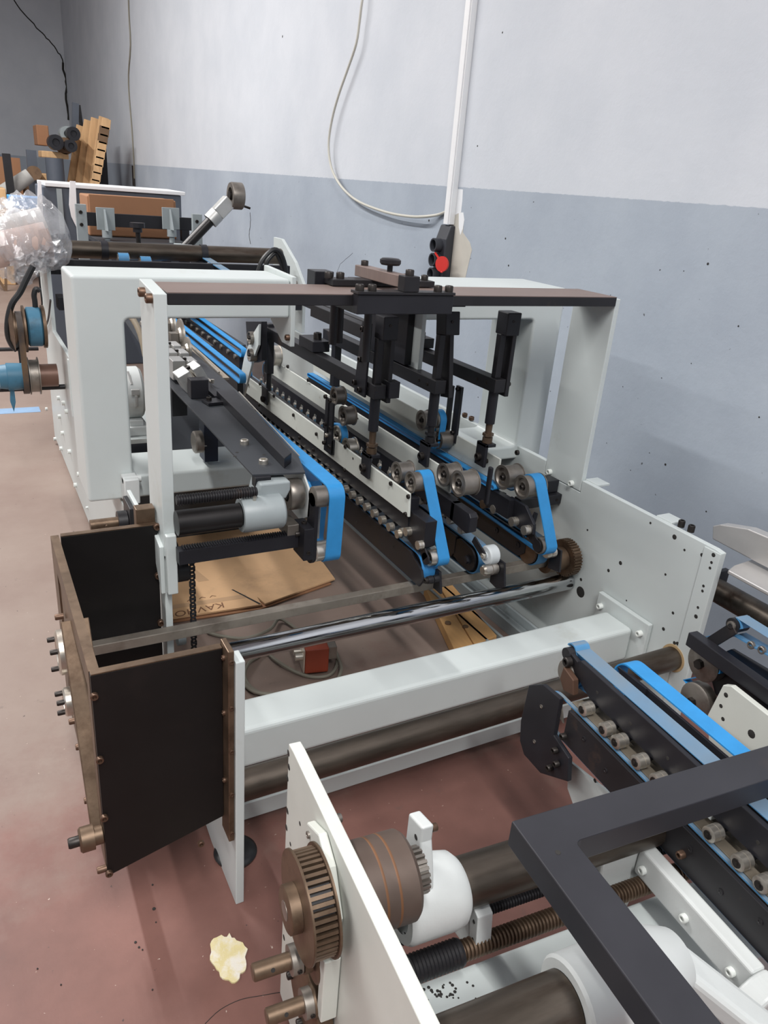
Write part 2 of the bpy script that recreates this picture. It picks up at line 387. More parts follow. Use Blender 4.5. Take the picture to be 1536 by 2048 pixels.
# ---- trunking, sockets, cables on the right wall
a0, a1 = atX(942, 0, XW), atX(903, 443, XW)
yc = (a0.y+a1.y)/2-.02
t = thing('cable_trunking', 'white plastic cable trunking running straight down the wall to the sockets', 'trunking', (XW, yc, 1.44))
ob('channel', MB().box((XW-.035, yc-.03, 1.44), (XW, yc+.03, 5.9)), WHITEPL, t, .002)
ob('cover_strip', MB().box((XW-.042, yc-.022, 1.44), (XW-.035, yc+.022, 5.9)), WHITEPL, t, .0015)
ys = yc + .01
t = thing('socket_block', 'dark wall socket block with three round outlets below the white trunking', 'socket', (XW, ys, 1.05))
ob('housing', MB().prism([(XW, 1.02), (XW-.055, 1.02), (XW-.055, 1.36), (XW-.03, 1.435), (XW, 1.435)], 'y', ys-.055, ys+.055), PLASTICD, t, .006)
for z in (1.325, 1.245, 1.165, 1.085):
    o = ob('outlet', MB().lathe([(XW-.055, .037), (XW-.10, .037), (XW-.10, .029), (XW-.06, .027), (XW-.06, .0001)][::-1], (0, ys+.005, z), 'x', 24), PLASTICD, t)
    for k in (-1, 1): ob('pin_hole', MB().cyl((XW-.0605, ys+.005+k*.011, z), (XW-.062, ys+.005+k*.011, z), .005, n=10), HOLE, o)
ob('lid_strap', MB().bar((XW-.09, ys-.01, 1.285), (XW-.09, ys-.06, 1.255), .01, .006), REDB, t, label='red plastic strap')
ob('lid', MB().cyl((XW-.085, ys-.095, 1.232), (XW-.097, ys-.1, 1.232), .042, n=28).box((XW-.097, ys-.11, 1.185), (XW-.087, ys-.09, 1.195)), REDB, t, .003, 'round red plastic lid hanging open')
pts = [(5.1,2.9)]+[(q.y, q.z) for q in (atX(x, y, XW) for x, y in ((738,0),(732,45),(725,90),(708,140),(690,190),(676,240),(669,290),(674,335),(690,368),(712,392),(735,407),(768,420),(800,429),(835,434),(862,434),(880,430),(896,424)))]
solo('hanging_cable', MB().path([(XW-.016-(.03 if 0 < i < 16 else 0), y, z) for i, (y, z) in enumerate(pts)], .0085, 8, 4), WCABLE, 'thick pale cable hanging in a long loop against the upper wall', 'cable', (XW, pts[0][0], 1.5))
pts = [atX(x, y, XW-.01) for x, y in ((256,-40),(258,30),(261,90),(257,150),(259,200),(264,260),(268,330),(269,372))]
t = thing('wall_cable', 'thin grey cable running down the far wall left of the loop', 'cable', pts[-1])
ob('lead', MB().path(pts, .011, 6, 3), GREYCABLE, t)
ob('plug', MB().cyl(pts[-1], pts[-1]+Vector((0,0,.28)), .028, n=12), BOLT, t)

# ================================================================== main machine: side frames and tie bars
XL, XR = .40, 1.885
t = thing('machine_side_frame', 'long white right side frame plate of the machine nearest the wall', 'machine frame', (XR+.01, 3, 0))
RF = t
pl = ob('side_plate', MB().prism([(1.274,.02),(1.274,.686),(1.30,.69),(1.887,.69),(1.887,.644),(2.093,.644),(2.093,.695),(4.9,.70),(4.9,.02)], 'x', XR, XR+.02), WHITE, t, .002)
ob('end_strip', MB().box((XR-.004, 1.274, .05), (XR, 1.335, .684)), WHITE, t, .002, 'thin bolted edge strip with a row of holes')
for y in (1.52, 1.86): ob('top_tab', MB().box((XR+.018, y-.035, .684), (XR+.075, y+.03, .694)), WHITE, t, .002)
for px, py in ((1427,1110),(1423,1125),(1420,1136),(1407,1172),(1405,1182),(1396,1215),(1392,1233)):
    hole(t, atX(px, py, XR-.004), '-x', .0065 if py in (1110,1233) else .0045)
for px, py, r in ((1241,1126,.007),(1217,1141,.006),(1404,1110,.006),(1301,1046,.004),(1349,1074,.008),(1346,1226,.005),(1349,1286,.006),(1327,1258,.006),(1175,1060,.004),(1162,1159,.006),(1331,1149,.004),(1371,1301,.006),(1355,1287,.006),(1352,1371,.007),(1253,1201,.003),(1369,1100,.004),(1135,1120,.006),(1133,1145,.008)):
    hole(t, atX(px, py, XR), '-x', r)
q = atX(1161, 1184, XR); o = ob('bore', MB().lathe([(XR-.0002, .021), (XR-.001, .019), (XR-.001, .0001)][::-1], (0, q.y, q.z), 'x', 24), HOLE, t)
for px, py in ((1364,1052),(1383,1064)):
    q = atX(px, py, XR+.035); bolt(t, (XR+.03, q.y, .69), 'z', .011, .022)
t = thing('machine_side_frame', 'white left side frame plate of the machine reaching down to the red floor', 'machine frame', (XL+.01, 3, 0))
ob('side_plate', MB().prism([(1.255,.0),(1.255,.69),(1.30,.69),(1.30,.24),(1.86,.24),(1.90,.30),(1.90,.69),(2.12,.69),(2.16,.53),(2.90,.53),(2.92,.69),(3.66,.69),(3.70,.765),(4.42,.765),(4.43,1.10),(4.86,1.10),(4.9,.03),(3.5,.03),(1.62,.03),(1.46,.0)], 'x', XL, XL+.02), WHITE, t, .002)
ob('notch_flange', MB().box((XL-.012, 3.70, .5), (XL, 3.73, .77)), WHITE, t, .002)
for px, py in ((129,806),(135,823),(119,796),(121,833),(127,866),(141,903),(160,948),(95,818),(112,878),(124,897),(153,970)):
    bolt(t, atX(px, py, XL), '-x', .012, .014, WBOLT)
for px, py in ((176,1015),):
    bolt(t, atX(px, py, XL), '-x', .006, .01, WBOLT)
t = thing('cross_beam', 'wide white rectangular cross beam low between the side frames', 'beam', (1.15, 1.56, .2))
ob('beam', MB().box((XL+.022, 1.50, .175), (1.862, 1.63, .30)), WHITE, t, .014, seg=4)
ob('end_flange', MB().box((1.864, 1.445, .16), (XR-.002, 1.685, .345)), WHITE, t, .003)
for y, z in ((1.47, .30), (1.66, .30), (1.47, .19)): bolt(t, (1.864, y, z), '-x', .011, .016, WBOLT)
solo('tie_bar', MB().box((XL+.022, 1.47, .03), (XR-.002, 1.50, .085)), WHITE, 'flat white tie bar just above the floor under the brown shaft', 'bar', (1.15, 1.48, .03), bevel=.002)
t = thing('tie_shaft', 'thick brown oily tie shaft running below the white cross beam', 'shaft', (1.15, 1.34, .28))
ob('rod', MB().cyl((XL+.022, 1.34, .28), (XR-.006, 1.34, .28), .038, n=32), SHAFT, t)
ob('oil_collar', MB().cyl((XR-.006, 1.34, .28), (XR-.001, 1.34, .28), .046, n=32), mat('rust_stain', (176,150,112), .7, var=.1), t, label='rust stained ring')
t = thing('chrome_roller', 'polished chrome roller crossing from the brown box to the right frame', 'roller', (1.0, 1.85, .30))
ob('roller', MB().lathe([(.165, .0001), (.165, .029), (.168, .032), (1.872, .032), (1.876, .028), (1.882, .028), (1.882, .0001)], (0, 1.85, .30), 'x', 40), CHROME, t)
t = thing('square_drive_bar', 'dull square drive bar above the chrome roller with coupling at right', 'drive bar', (1.0, 1.86, .40))
ob('bar', MB().box((.150, 1.845, .385), (1.79, 1.875, .415)), mat('dull_square_bar', (158,150,140), .42, .7, var=.18, scale=9, dirt=(80,62,50), d0=.5, d1=.85), t, .002)
ob('coupling', MB().lathe([(1.745, .022), (1.745, .044), (1.83, .044), (1.83, .022)], (0, 1.86, .40), 'x', 28), RUSTY, t, .001, 'split clamp coupling')
for k in range(3):
    for j in (1.768, 1.805): ob('slot', MB().cbox((j, 1.86-.0432*math.cos(.5+k*.9), .40+.0432*math.sin(.5+k*.9-.5)), (.018, .006, .012)), HOLE, t)
gm = MB()
n = 36
for i in range(n):
    a = 2*math.pi*i/n; gm.cbox((1.85, 1.86+.066*math.cos(a), .40+.066*math.sin(a)), (.035, .008, .006), Matrix.Rotation(a, 3, 'X'))
ob('gear', MB().cyl((1.832, 1.86, .40), (1.868, 1.86, .40), .065, n=36), RUSTY, t)
ob('gear_teeth', gm, RUSTY, t)
ob('hub', MB().cyl((1.868, 1.86, .40), (1.883, 1.86, .40), .03), RUSTY, t)
# channels on the floor along the right frame
for i, (x0, x1, lab) in enumerate(((1.60, 1.68, 'white floor channel rail under the conveyors farther from the right frame'), (1.76, 1.85, 'white floor channel rail lying right beside the right frame'))):
    m = MB().box((x0, 1.66, .0), (x1, 4.2, .012)).box((x0, 1.66, .012), (x0+.012, 4.2, .05)).box((x1-.012, 1.66, .012), (x1, 4.2, .05))
    solo('floor_channel', m, GREYP, lab, 'channel', (x0, 2.9, 0), bevel=.001)
# ---- gantry
t = thing('gantry', 'white two-post gantry carrying the brown flat bar over the belts', 'gantry', (1.15, 1.97, .63))
BY0, BY1, BZ0, BZ1 = 1.887, 2.075, 1.302, 1.332
u = ob('post', MB().prism([(1.887,1.328),(2.05,1.342),(2.05,.63),(1.94,.615),(1.887,.63)], 'x', XL, XL+.032), WHITE, t, .002, 'left flat upright')
for y, z in ((1.905, 1.315), (1.985, 1.318)): bolt(t, (XL, y, z), '-x', .012, .016, RBOLT)
ob('post', MB().box((XR, 1.89, .647), (XR+.02, 2.09, 1.325)), WHITE, t, .002, label='right flat upright')
for y, z in ((2.058, .662), (1.934, .662)): bolt(t, (XR, y, z), '-x', .011, .014, WBOLT)
ob('flat_bar', MB().box((XL+.033, BY0, BZ0), (XR-.001, BY1, BZ1-.002)), BLACKB, t, .0015, label='black flat cross bar')
ob('worn_top', MB().box((XL+.033, BY0+.001, BZ1-.002), (XR-.001, BY1-.001, BZ1)), BARM, t, label='brown worn top face of the cross bar')
ob('post_foot', MB().box((XL+.002, 1.865, .52), (XL+.03, 1.886, .70)), WHITE, t, .003)
ob('post_wedge', MB().prism([(1.887,.66),(2.04,.69),(1.887,.515)], 'x', XL-.012, XL), WHITE, t, .002)
# ---- C frames
def rounded(pts, corners, r, n=5):
    out = []
    for i, p in enumerate(pts):
        if i not in corners: out.append(p); continue
        a, b, c = Vector(pts[i-1]), Vector(p), Vector(pts[(i+1) % len(pts)])
        u, v = (a-b).normalized(), (c-b).normalized()
        for k in range(n+1):
            s_ = k/n; q = (b+u*r).lerp(b, s_).lerp(b.lerp(b+v*r, s_), s_); out.append((q.x, q.y))
    return out
t = thing('c_frame', 'big white C-shaped sheet metal bracket on the left side frame', 'bracket', (.36, 2.65, .545))
P = rounded([(.293,.545),(.915,.541),(.915,.622),(.443,.628),(.443,1.157),(1.0,1.157),(1.0,1.288),(.293,1.288)], (3,4), .02)
ob('frame', MB().prism(P, 'y', 2.53, 2.77), WHITE, t, .010, seg=4)
ob('end_plate', MB().prism([(2.515,1.06),(2.60,1.06),(2.80,1.16),(2.80,1.305),(2.515,1.298)], 'x', 1.0, 1.016), WHITE, t, .002)
ob('weld_block', MB().box((.40, 2.46, .55), (.45, 2.528, .64)).cyl((.40, 2.49, .63), (.46, 2.49, .63), .012), WHITEC, t, .004)
bolt(t, (1.0, 2.53, 1.09), '-x', .011, .014, RBOLT)
t = thing('c_frame', 'big white C-shaped sheet metal bracket standing before the grey wall', 'bracket', (1.93, 2.4, .64))
P = rounded([(2.005,.642),(2.005,1.308),(1.39,1.308),(1.39,1.193),(1.872,1.193),(1.872,.697),(1.66,.697),(1.66,.642)], (4,5), .02)
ob('frame', MB().prism(P, 'y', 2.27, 2.54), WHITE, t, .010, seg=4)
ob('end_plate', MB().prism([(2.25,1.315),(2.56,1.315),(2.56,1.0),(2.25,1.0)], 'x', 1.372, 1.389), WHITE, t, .002)
bolt(t, (1.372, 2.30, 1.28), '-x', .01, .012, DSTEEL)

# ---- brown box bracket at the near left
t = thing('gear_box_housing', 'open brown steel box with dark panels bolted on the left side frame', 'housing', (.26, 1.62, .17))
ob('front_panel', MB().prism([(.127,.70),(.385,.70),(.385,.245),(.127,.175)], 'y', 1.30, 1.316), DARKPLATE, t, .001)
ob('panel_edge', MB().box((.128, 1.3, .7005), (.385, 1.318, .7035)), RUSTY, t, .0006, 'bright worn top edge')
ob('back_panel', MB().box((.150, 1.945, .19), (.396, 1.963, .70)), DARKPLATE, t, .001)
ob('panel_edge', MB().box((.150, 1.945, .7005), (.396, 1.963, .7035)), RUSTY, t, .0006, 'bright worn top edge')
op = rounded([(1.36,.62),(1.84,.62),(1.84,.25),(1.36,.25)], (0,1,2,3), .05)
side = MB(); x0, x1 = .126, .146
def frame_x(mb, outer, inner, xa, xb):
    """flat plate with a window: outer and inner rectangles (y0,z0,y1,z1)"""
    oy0, oz0, oy1, oz1 = outer; iy0, iz0, iy1, iz1 = inner
    mb.box((xa, oy0, oz0), (xb, iy0, oz1)).box((xa, iy1, oz0), (xb, oy1, oz1)).box((xa, iy0, iz1), (xb, iy1, oz1)).box((xa, iy0, oz0), (xb, iy1, iz0)); return mb
side.prism([(1.317,.175),(1.36,.175),(1.36,.70),(1.317,.70)], 'x', x0, x1).prism([(1.86,.19),(1.963,.19),(1.963,.70),(1.86,.70)], 'x', x0, x1)
side.prism([(1.36,.64),(1.86,.64),(1.86,.70),(1.36,.70)], 'x', x0, x1).prism([(1.36,.175),(1.86,.19),(1.86,.24),(1.36,.24)], 'x', x0, x1)
ob('outer_frame', side, RUSTY, t, label='outer side frame with a large window')
ob('frame_rib', MB().bar((.136, 1.36, .25), (.136, 1.62, .64), .02, .06, (1,0,0)), RUSTY, t, .002)
ob('bearing_web', MB().box((.130, 1.60, .24), (.148, 1.86, .64)), RUSTY, t, .001)
ob('edge_strip', MB().box((.386, 1.262, .20), (.399, 1.317, .715)), RUSTY, t, .002)
for z in (.69, .575, .46, .34, .225):
    bolt(t, (.3925, 1.262, z), '-y', .0055, .004, RBOLT)
for z in (.685, .545, .36): bolt(t, (.386, 1.29, z), '-x', .006, .005, RBOLT)
for px, py in ((188,1391),(199,1518),(208,1634),(218,1745),(401,1685)):
    q = atY(px, py, 1.30); bolt(t, (q.x, 1.30, q.z), '-y', .008, .008, RBOLT)
for px, py in ((313,1052),(316,1150),(321,1244)):
    q = atY(px, py, 1.945); bolt(t, (q.x, 1.945, q.z), '-y', .010, .012, RBOLT)
for y, z in ((1.56,.33),(1.47,.245),(1.31,.19),(1.80,.55),(1.70,.30)):
    bolt(t, (.126, y, z), '-x', .008, .02, RBOLT)
def bearing(y, z, r, lab):
    o = ob('bearing_cap', MB().lathe([(.125, r), (.108, r), (.104, r*.9), (.104, r*.62), (.110, r*.55), (.110, .0001)][::-1], (0, y, z), 'x', 28), STEEL, t, label=lab)
    for k in range(3):
        a = 2.1*k+.4; bolt(t, (.106, y+r*.75*math.cos(a), z+r*.75*math.sin(a)), '-x', .007, .02, BOLT)
bearing(1.84, .42, .06, 'bright round bearing cap'); bearing(1.78, .305, .038, 'smaller bright bearing cap')
o = ob('eccentric_pin', MB().lathe([(.125, .02), (.108, .02), (.108, .027), (.082, .027), (.078, .023), (.078, .0001)][::-1], (0, 1.325, .275), 'x', 24), RUSTY, t, label='brass coloured stepped pin')
bolt(t, (.078, 1.325, .275), '-x', .012, .022, BOLT)
ob('corner_block', MB().box((.345, 1.964, .66), (.396, 2.0, .745)), RUSTY, t, .002)
# crank stub left of the post
t = thing('adjuster_stub', 'short brown shaft stub sticking out left below the C bracket', 'shaft stub', (.36, 2.30, .545))
c = atX(250, 1020, .33)
ob('shaft', MB().cyl((.255, 2.22, .60), (.34, 2.22, .60), .017).cyl((.30, 2.2, .60), (.30, 2.195, .60), .005), RUSTY, t)
ob('collar', MB().cyl((.335, 2.22, .60), (.362, 2.22, .60), .034), BLACKB, t)
ob('bearing_plate', MB().box((.364, 2.17, .46), (.378, 2.28, .66)), BLACKB, t, .002)
ob('flange', MB().box((.380, 2.16, .44), (.392, 2.30, .67)), WHITE, t, .002)
# ---- left carriage: black shaft, hub, threaded spindle, toothed rack, sprocket and chain
solo('carriage_shaft', MB().cyl((XL+.026, 1.845, .745), (.598, 1.845, .745), .034, n=28), DSHAFT, 'thick black shaft running from left post into the grey hub', 'shaft', (.5, 1.845, .745))
t = thing('carriage_hub', 'grey cast hub clamped on the black shaft under the dark guide plate', 'hub', (.68, 1.85, .70))
ob('barrel', MB().lathe([(.60, .035), (.60, .047), (.606, .05), (.715, .05), (.72, .046), (.72, .0001)], (0, 1.845, .745), 'x', 30), GREYP, t)
ob('arm', MB().prism([(.65,.785),(.735,.775),(.748,.80),(.748,.826),(.66,.826)], 'y', 1.85, 1.93), GREYP, t, .004)
ob('grease_nipple', MB().cyl((.635, 1.83, .79), (.635, 1.825, .803), .005), STEEL, t)
def screw(name, p0, p1, r, pitch, m, label, near=False):
    L = p1[0]-p0[0]; n = int(L/pitch); prof = []
    for i in range(n): prof += [(p0[0]+i*pitch, r*.78), (p0[0]+(i+.3)*pitch, r*.78), (p0[0]+(i+.5)*pitch, r), (p0[0]+(i+.8)*pitch, r)]
    prof = [(p0[0], .0001)]+prof+[(p1[0], r*.78), (p1[0], .0001)]
    return solo(name, MB().lathe(prof, (0, p0[1], p0[2]), 'x', 20), m, label, 'spindle', (p0[0], p0[1], p0[2]), near=near)
screw('threaded_spindle', (XL+.026, 1.84, .812), (.645, 1.84, .812), .015, .007, BLACKB, 'black threaded spindle lying just above the black shaft')
rk = MB().box((XL+.026, 1.828, .628), (.768, 1.862, .668))
for i in range(46): rk.box((XL+.04+i*.007, 1.832, .668), (XL+.0435+i*.007, 1.858, .673))
solo('toothed_rack', rk, BLACK, 'black square bar with fine teeth on top, above the cardboard', 'rack', (.6, 1.845, .628))
t = thing('chain_drive', 'black roller chain and sprocket hanging at the left post', 'chain', (.455, 1.93, .30))
ob('sprocket', MB().cyl((.440, 1.93, .56), (.470, 1.93, .56), .035, n=18).cyl((.436, 1.93, .62), (.445, 1.93, .62), .03, n=18), BLACKB, t)
ob('tension_arm', MB().bar((.445, 1.935, .36), (.445, 1.935, .30), .04, .02).cyl((.437, 1.94, .33), (.46, 1.94, .33), .025), GREYP, t, .003)
for i in range(30):
    z = .585-i*.0125
    place('chain_link', ('lnk', i % 2), (lambda: MB().box((-.006,-.005,-.008), (-.004,.005,.008)).box((.004,-.005,-.008), (.006,.005,.008)).cyl((-.006,0,0), (.006,0,0), .004, n=8)) if i % 2 else (lambda: MB().box((-.0085,-.0045,-.008), (-.0065,.0045,.008)).box((.0065,-.0045,-.008), (.0085,.0045,.008)).cyl((-.008,0,0), (.008,0,0), .0045, n=8)), BLACKB, t, (.484, 1.925, z), 'z')
# ---- left belt unit
t = thing('side_belt_unit', 'short belt unit whose bright blue belt hangs vertically beside the rack', 'belt unit', (.85, 1.84, .575))
ob('belt', MB().belt(arc(1.815,.785,.034,90,180)+arc(1.82,.61,.032,180,270)+[(1.87,.578)]+arc(1.88,.612,.034,-90,20,6)+[(1.90,.72),(1.95,.775)]+[(2.3,.775),(2.9,.775),(3.3,.775),(3.3,.822),(2.9,.822),(2.3,.822),(2.0,.821),(1.85,.82)], .838, .886, .004), BELT, t)
ob('upper_pulley', MB().lathe([(.80, .0001), (.80, .026), (.803, .031), (.885, .031)], (0, 1.815, .785), 'x', 26), DSTEEL, t)
ob('lower_pulley', MB().lathe([(.812, .0001), (.812, .027), (.815, .03), (.885, .03)], (0, 1.82, .61), 'x', 26), STEEL, t)
ob('bearing_plate', MB().prism(hull([(1.815,.775,.024),(1.825,.605,.03)]), 'x', .80, .812), BLACK, t, .001)
ob('block', MB().box((.770, 1.79, .60), (.80, 1.87, .70)), BLACK, t, .002)
bolt(t, (.785, 1.83, .70), 'z', .008, .006)
bolt(t, (.785, 1.79, .625), '-y', .006, .003); bolt(t, (.77, 1.83, .67), '-x', .008, .012)
ob('bracket', MB().box((.735, 1.83, .66), (.77, 1.90, .70)), DSTEEL, t, .002)
wl = ob('idler_wheel', MB().lathe([(.752, .02), (.752, .043), (.756, .046), (.79, .046), (.794, .043), (.794, .02)], (0, 1.89, .77), 'x', 30), DSTEEL, t)
ob('hub', MB().lathe([(.75, .0001), (.75, .014), (.795, .014)], (0, 1.89, .77), 'x', 16), BLACKB, wl)
ob('cover_plate', MB().prism([(1.83,.79),(1.90,.838),(2.3,.835),(2.3,.70),(1.9,.68),(1.83,.72)], 'x', .80, .806), WHITEC, t, .001)
ob('inner_block', MB().box((.815, 1.83, .645), (.835, 1.90, .755)), STEEL, t, .001)
# ---- dark guide plate
t = thing('guide_plate', 'long dark flat guide plate running back between the left posts and belts', 'guide plate', (.73, 3.0, .80))
ob('plate', MB().prism([(.652,1.895),(.80,1.872),(.832,2.0),(.852,2.3),(.888,2.75),(.896,3.0),(.93,4.4),(.76,4.4),(.66,2.95)], 'z', .835, .841), SLATE, t, .0008)
ob('front_lip', MB().prism([(1.875,.836),(1.91,.836),(1.91,.79),(1.885,.79)], 'x', .655, .70), BLACK, t, .001)
q0, q1, q2, q3 = [atZ(*p_, .872) for p_ in ((433,781),(468,779),(583,906),(569,917))]
ob('tapered_bar', MB().prism([(q.x, q.y) for q in (q0, q1, q2, q3)], 'z', .8415, .872), BLACK, t, .002, 'tapering black guide bar')
ob('bright_edge', MB().bar((.834, 2.0, .8425), (.889, 2.75, .8425), .004, .003), STEEL, t)
for px, py in ((489,888),(527,927)):
    bolt(t, atZ(px, py, .841), 'z', .014, .014, STEEL)
for px, py in ((411,892),(470,913),(474,905),(394,799),(390,795),(528,910)):
    hole(t, atZ(px, py, .841), 'z', .005)
ob('hanger_leg', MB().box((.70, 2.56, .64), (.75, 2.63, .834)), NAVY, t, .002)
pw = ob('guide_wheel', MB().lathe([(.66, .0001), (.66, .035), (.664, .04), (.69, .04), (.69, .0001)], (0, 2.56, .72), 'x', 24), DSTEEL, t)
ob('hanger_leg', MB().box((.68, 2.95, .70), (.74, 3.0, .834)), BLACK, t, .002)
# clamp blocks and slitter discs sitting on the plate
gz = .841
def gp(px, py, z=.841): return atZ(px, py, z)
e = gp(396, 798)
solo('end_block', MB().box((e.x-.025, e.y, gz+.0005), (e.x+.04, e.y+.05, gz+.07)), BLACK, 'small black block ending the row of grey clamps on guide plate', 'block', (e.x, e.y, gz), bevel=.002)
solo('clamp_rod', MB().cyl((e.x+.005, e.y+.05, gz+.05), (e.x+.06, e.y+1.25, gz+.05), .013), STEEL, 'steel rod holding the grey clamp blocks', 'rod', (e.x, e.y+.6, gz+.05))
labs = ('tilted grey clamp block nearest to the small black end block', 'grey slotted clamp block second from the small black end block', 'grey slotted clamp block third from the small black end block', 'grey slotted clamp block farthest from the small black end block')
for i in range(4):
    c = Vector((e.x+.008+.006*i, e.y+.13+i*.15, gz+.05)); rot = Matrix.Rotation(-.5 if i == 0 else 0, 3, 'Y')
    t = thing('clamp_block', labs[i], 'clamp', c)
    ob('body', MB().cbox(c+rot @ Vector((-.022, 0, 0)), (.05, .09, .075), rot).cbox(c+rot @ Vector((.032, 0, 0)), (.036, .09, .07), rot), ALU, t, .003)
    ob('slot_screw', MB().cyl(c+rot @ Vector((.01, -.0, .03)), c+rot @ Vector((.01, 0, .04)), .008), BOLT, t)
for i, (px, py, r, lab) in enumerate(((376,712,.055,'thin steel slitting disc standing alone on the guide plate'),(362,692,.075,'larger steel disc just behind the thin slitting disc'),(345,668,.07,'steel disc farthest back beside the white left post'))):
    c = gp(px, py, .87); t = thing('slitting_disc', lab, 'disc', (c.x, c.y, .842))
    ob('disc', MB().lathe([(c.x-.012, .0001), (c.x-.012, r*.4), (c.x-.004, r*.5), (c.x-.004, r), (c.x+.004, r), (c.x+.004, r*.5), (c.x+.012, r*.4), (c.x+.012, .0001)], (0, c.y, .842+r), 'x', 30), STEEL, t)
    ob('holder', MB().box((c.x-.05, c.y-.02, .842), (c.x-.013, c.y+.02, .842+r*1.2)), DSTEEL, t, .002)
t = thing('lock_handle', 'small steel lock lever lying on a black strip of the guide plate', 'lever', gp(415, 770, .86))
a = gp(405, 752, .86); b = gp(425, 765, .86)
ob('lever', MB().cyl(a, b, .006).cyl(b, b+Vector((.0, .0, .012)), .007), STEEL, t)
ob('strip', MB().bar(gp(405, 765, .850), gp(437, 795, .850), .03, .012), BLACK, t, .001)
ob('foot', MB().bar(gp(410, 805, .848), gp(440, 802, .848), .06, .01), BLACK, t, .001)
bolt(t, gp(418, 800, .853), 'z', .01, .012)
# grey drum behind the left C bracket
dc = atY(268, 793, 3.35); dx, dz = dc.x, dc.z
t = thing('motor_drum', 'pale grey round drum with a wing clamp seen through the C bracket', 'drum', (dx, 3.35, dz))
ob('drum', MB().lathe([(dx-.05, .0001), (dx-.05, .105), (dx-.038, .115), (dx+.03, .115), (dx+.042, .105), (dx+.042, .0001)], (0, 3.42, dz), 'x', 34), WHITEC, t)
ob('wing_clamp', MB().box((dx-.02, 3.292, dz+.02), (dx+.015, 3.305, dz+.045)).box((dx-.008, 3.288, dz-.03), (dx+.004, 3.302, dz+.02)).bar((dx-.012, 3.32, dz+.06), (dx-.02, 3.36, dz+.11), .012, .004), ALU, t, .002)
ob('foot', MB().box((dx-.05, 3.30, dz-.165), (dx+.05, 3.55, dz-.125)).box((dx-.03, 3.32, dz-.125), (dx+.03, 3.5, dz-.10)), WHITEC, t, .003)
solo('shade_base_box', MB().box((.47, 3.25, .0), (1.12, 4.7, .30)), SLATE, 'dark grey floor box added for the shade and dark parts below the guide plate and clamps', 'box', (.8, 4.0, 0), bevel=.004)  # added box, stands for the shade and dark parts under the guide plate
solo('motor_shelf', MB().box((XL+.0203, 3.26, dz-.187), (.72, 3.9, dz-.166)).box((.50, 3.4, .3005), (.53, 3.5, dz-.187)), WHITE, 'white shelf plate carrying the grey drum', 'shelf', (.55, 3.6, dz-.18), bevel=.002)
solo('hose', MB().path([(.56, 3.75, .98), (.62, 3.7, 1.0), (.67, 3.66, .97), (.70, 3.62, .90), (.715, 3.6, .80)], .014, 10, 4), mat('tan_hose', (150,138,120), .5, var=.1), 'curved tan hose behind the pale grey drum', 'hose', (.6, 3.7, .8))
# ================================================================== conveyors of the main machine
def pulley(parent, x0, x1, y, z, r, m=None, flange=True, name='pulley'):
    m = m or DSTEEL; f = .004 if flange else 0
    prof = [(x0+.010, .0001), (x0+.010, r*.34), (x0+.004, r*.42), (x0+.008, r*.78), (x0, r*.86), (x0, r+f), (x0+.003, r+f), (x0+.004, r), (x1-.004, r), (x1-.003, r+f), (x1, r+f), (x1, r*.8), (x1-.006, r*.7), (x1-.006, .0001)]
    o = ob(name, MB().lathe(prof, (0, y, z), 'x', 30), m, parent)
    place('pulley_screw', ('ps', round(r, 3)), m_bolt(r*.24, .012), BOLT, o, (x0+.008, y, z), '-x')
    return o
def wheel(parent, x, y, z, r=.0145, L=.02, m=None):
    return place('roller', ('wh', r, L), lambda: MB().lathe([(0, r*.45), (0, r*.9), (.0015, r), (L*.45, r), (L*.5, r*.86), (L*.55, r), (L, r), (L, .0001)], (0,0,0), 'z', 14).lathe([(-.002, r*.42), (-.001, r*.3), (.004, .0001)], (0,0,0), 'z', 8), m or STEEL, parent, (x+L/2, y, z), '-x')
def clip(parent, x, y, z):
    return place('roller_arm', ('ra', 1), lambda: MB().prism([(-.012,-.012),(.010,-.010),(.016,.045),(.004,.05)], 'y', -.004, .004), BLACK, parent, (x, y, z), 'z')
G_UP = 'upper belt carriers of the folding section'; G_LO = 'lower belt conveyors of the folding section'
# ---- lower conveyors
def lower(x0, x1, yend, zc, r, label, dust=True, y2=4.6):
    t = thing('lower_belt_conveyor', label, 'conveyor', ((x0+x1)/2, 3.0, zc-r), G_LO)
    c = [(yend+r, zc, r), (y2, zc, r)]
    ob('belt', MB().belt(hull(c), x0+.006, x1, .0045), BELTD if dust else BELTM, t)
    ob('inner_beam', MB().prism(hull([(yend+r, zc, r-.008), (y2-.01, zc, r-.008)]), 'x', x0+.012, x1-.006), BLACK, t)
    return t
t = lower(1.180, 1.243, 1.80, .482, .052, 'lower conveyor with black pointed nose plate, nearest to the cardboard sheet')
sp = [(1.80,.435),(1.780,.465),(1.795,.495),(1.87,.528),(4.6,.528),(4.6,.436),(1.90,.436)]
ob('side_plate', MB().prism(sp, 'x', 1.178, 1.186), BLACK, t, .001)
for i in range(11):
    y = 1.98+i*.20
    hole(t, (1.178, y, .495), '-x', .004); hole(t, (1.178, y+.08, .465), '-x', .004)
for dx in (.0, .022): ob('nose_roller', MB().lathe([(1.19+dx, .0001), (1.19+dx, .012), (1.205+dx, .014), (1.21+dx, .012), (1.21+dx, .0001)], (0, 1.772, .470), 'x', 16), BLACKB, t)
bolt(t, (1.19, 1.772, .47), '-x', .010, .010)
ob('nose_plate', MB().prism([(1.755,.42),(1.775,.49),(1.80,.49),(1.80,.42)], 'x', 1.234, 1.243), BLACK, t, .001)
t = lower(1.40, 1.452, 1.80, .475, .052, 'lower conveyor with black end disc, middle one of the three above the drive bar', dust=False)
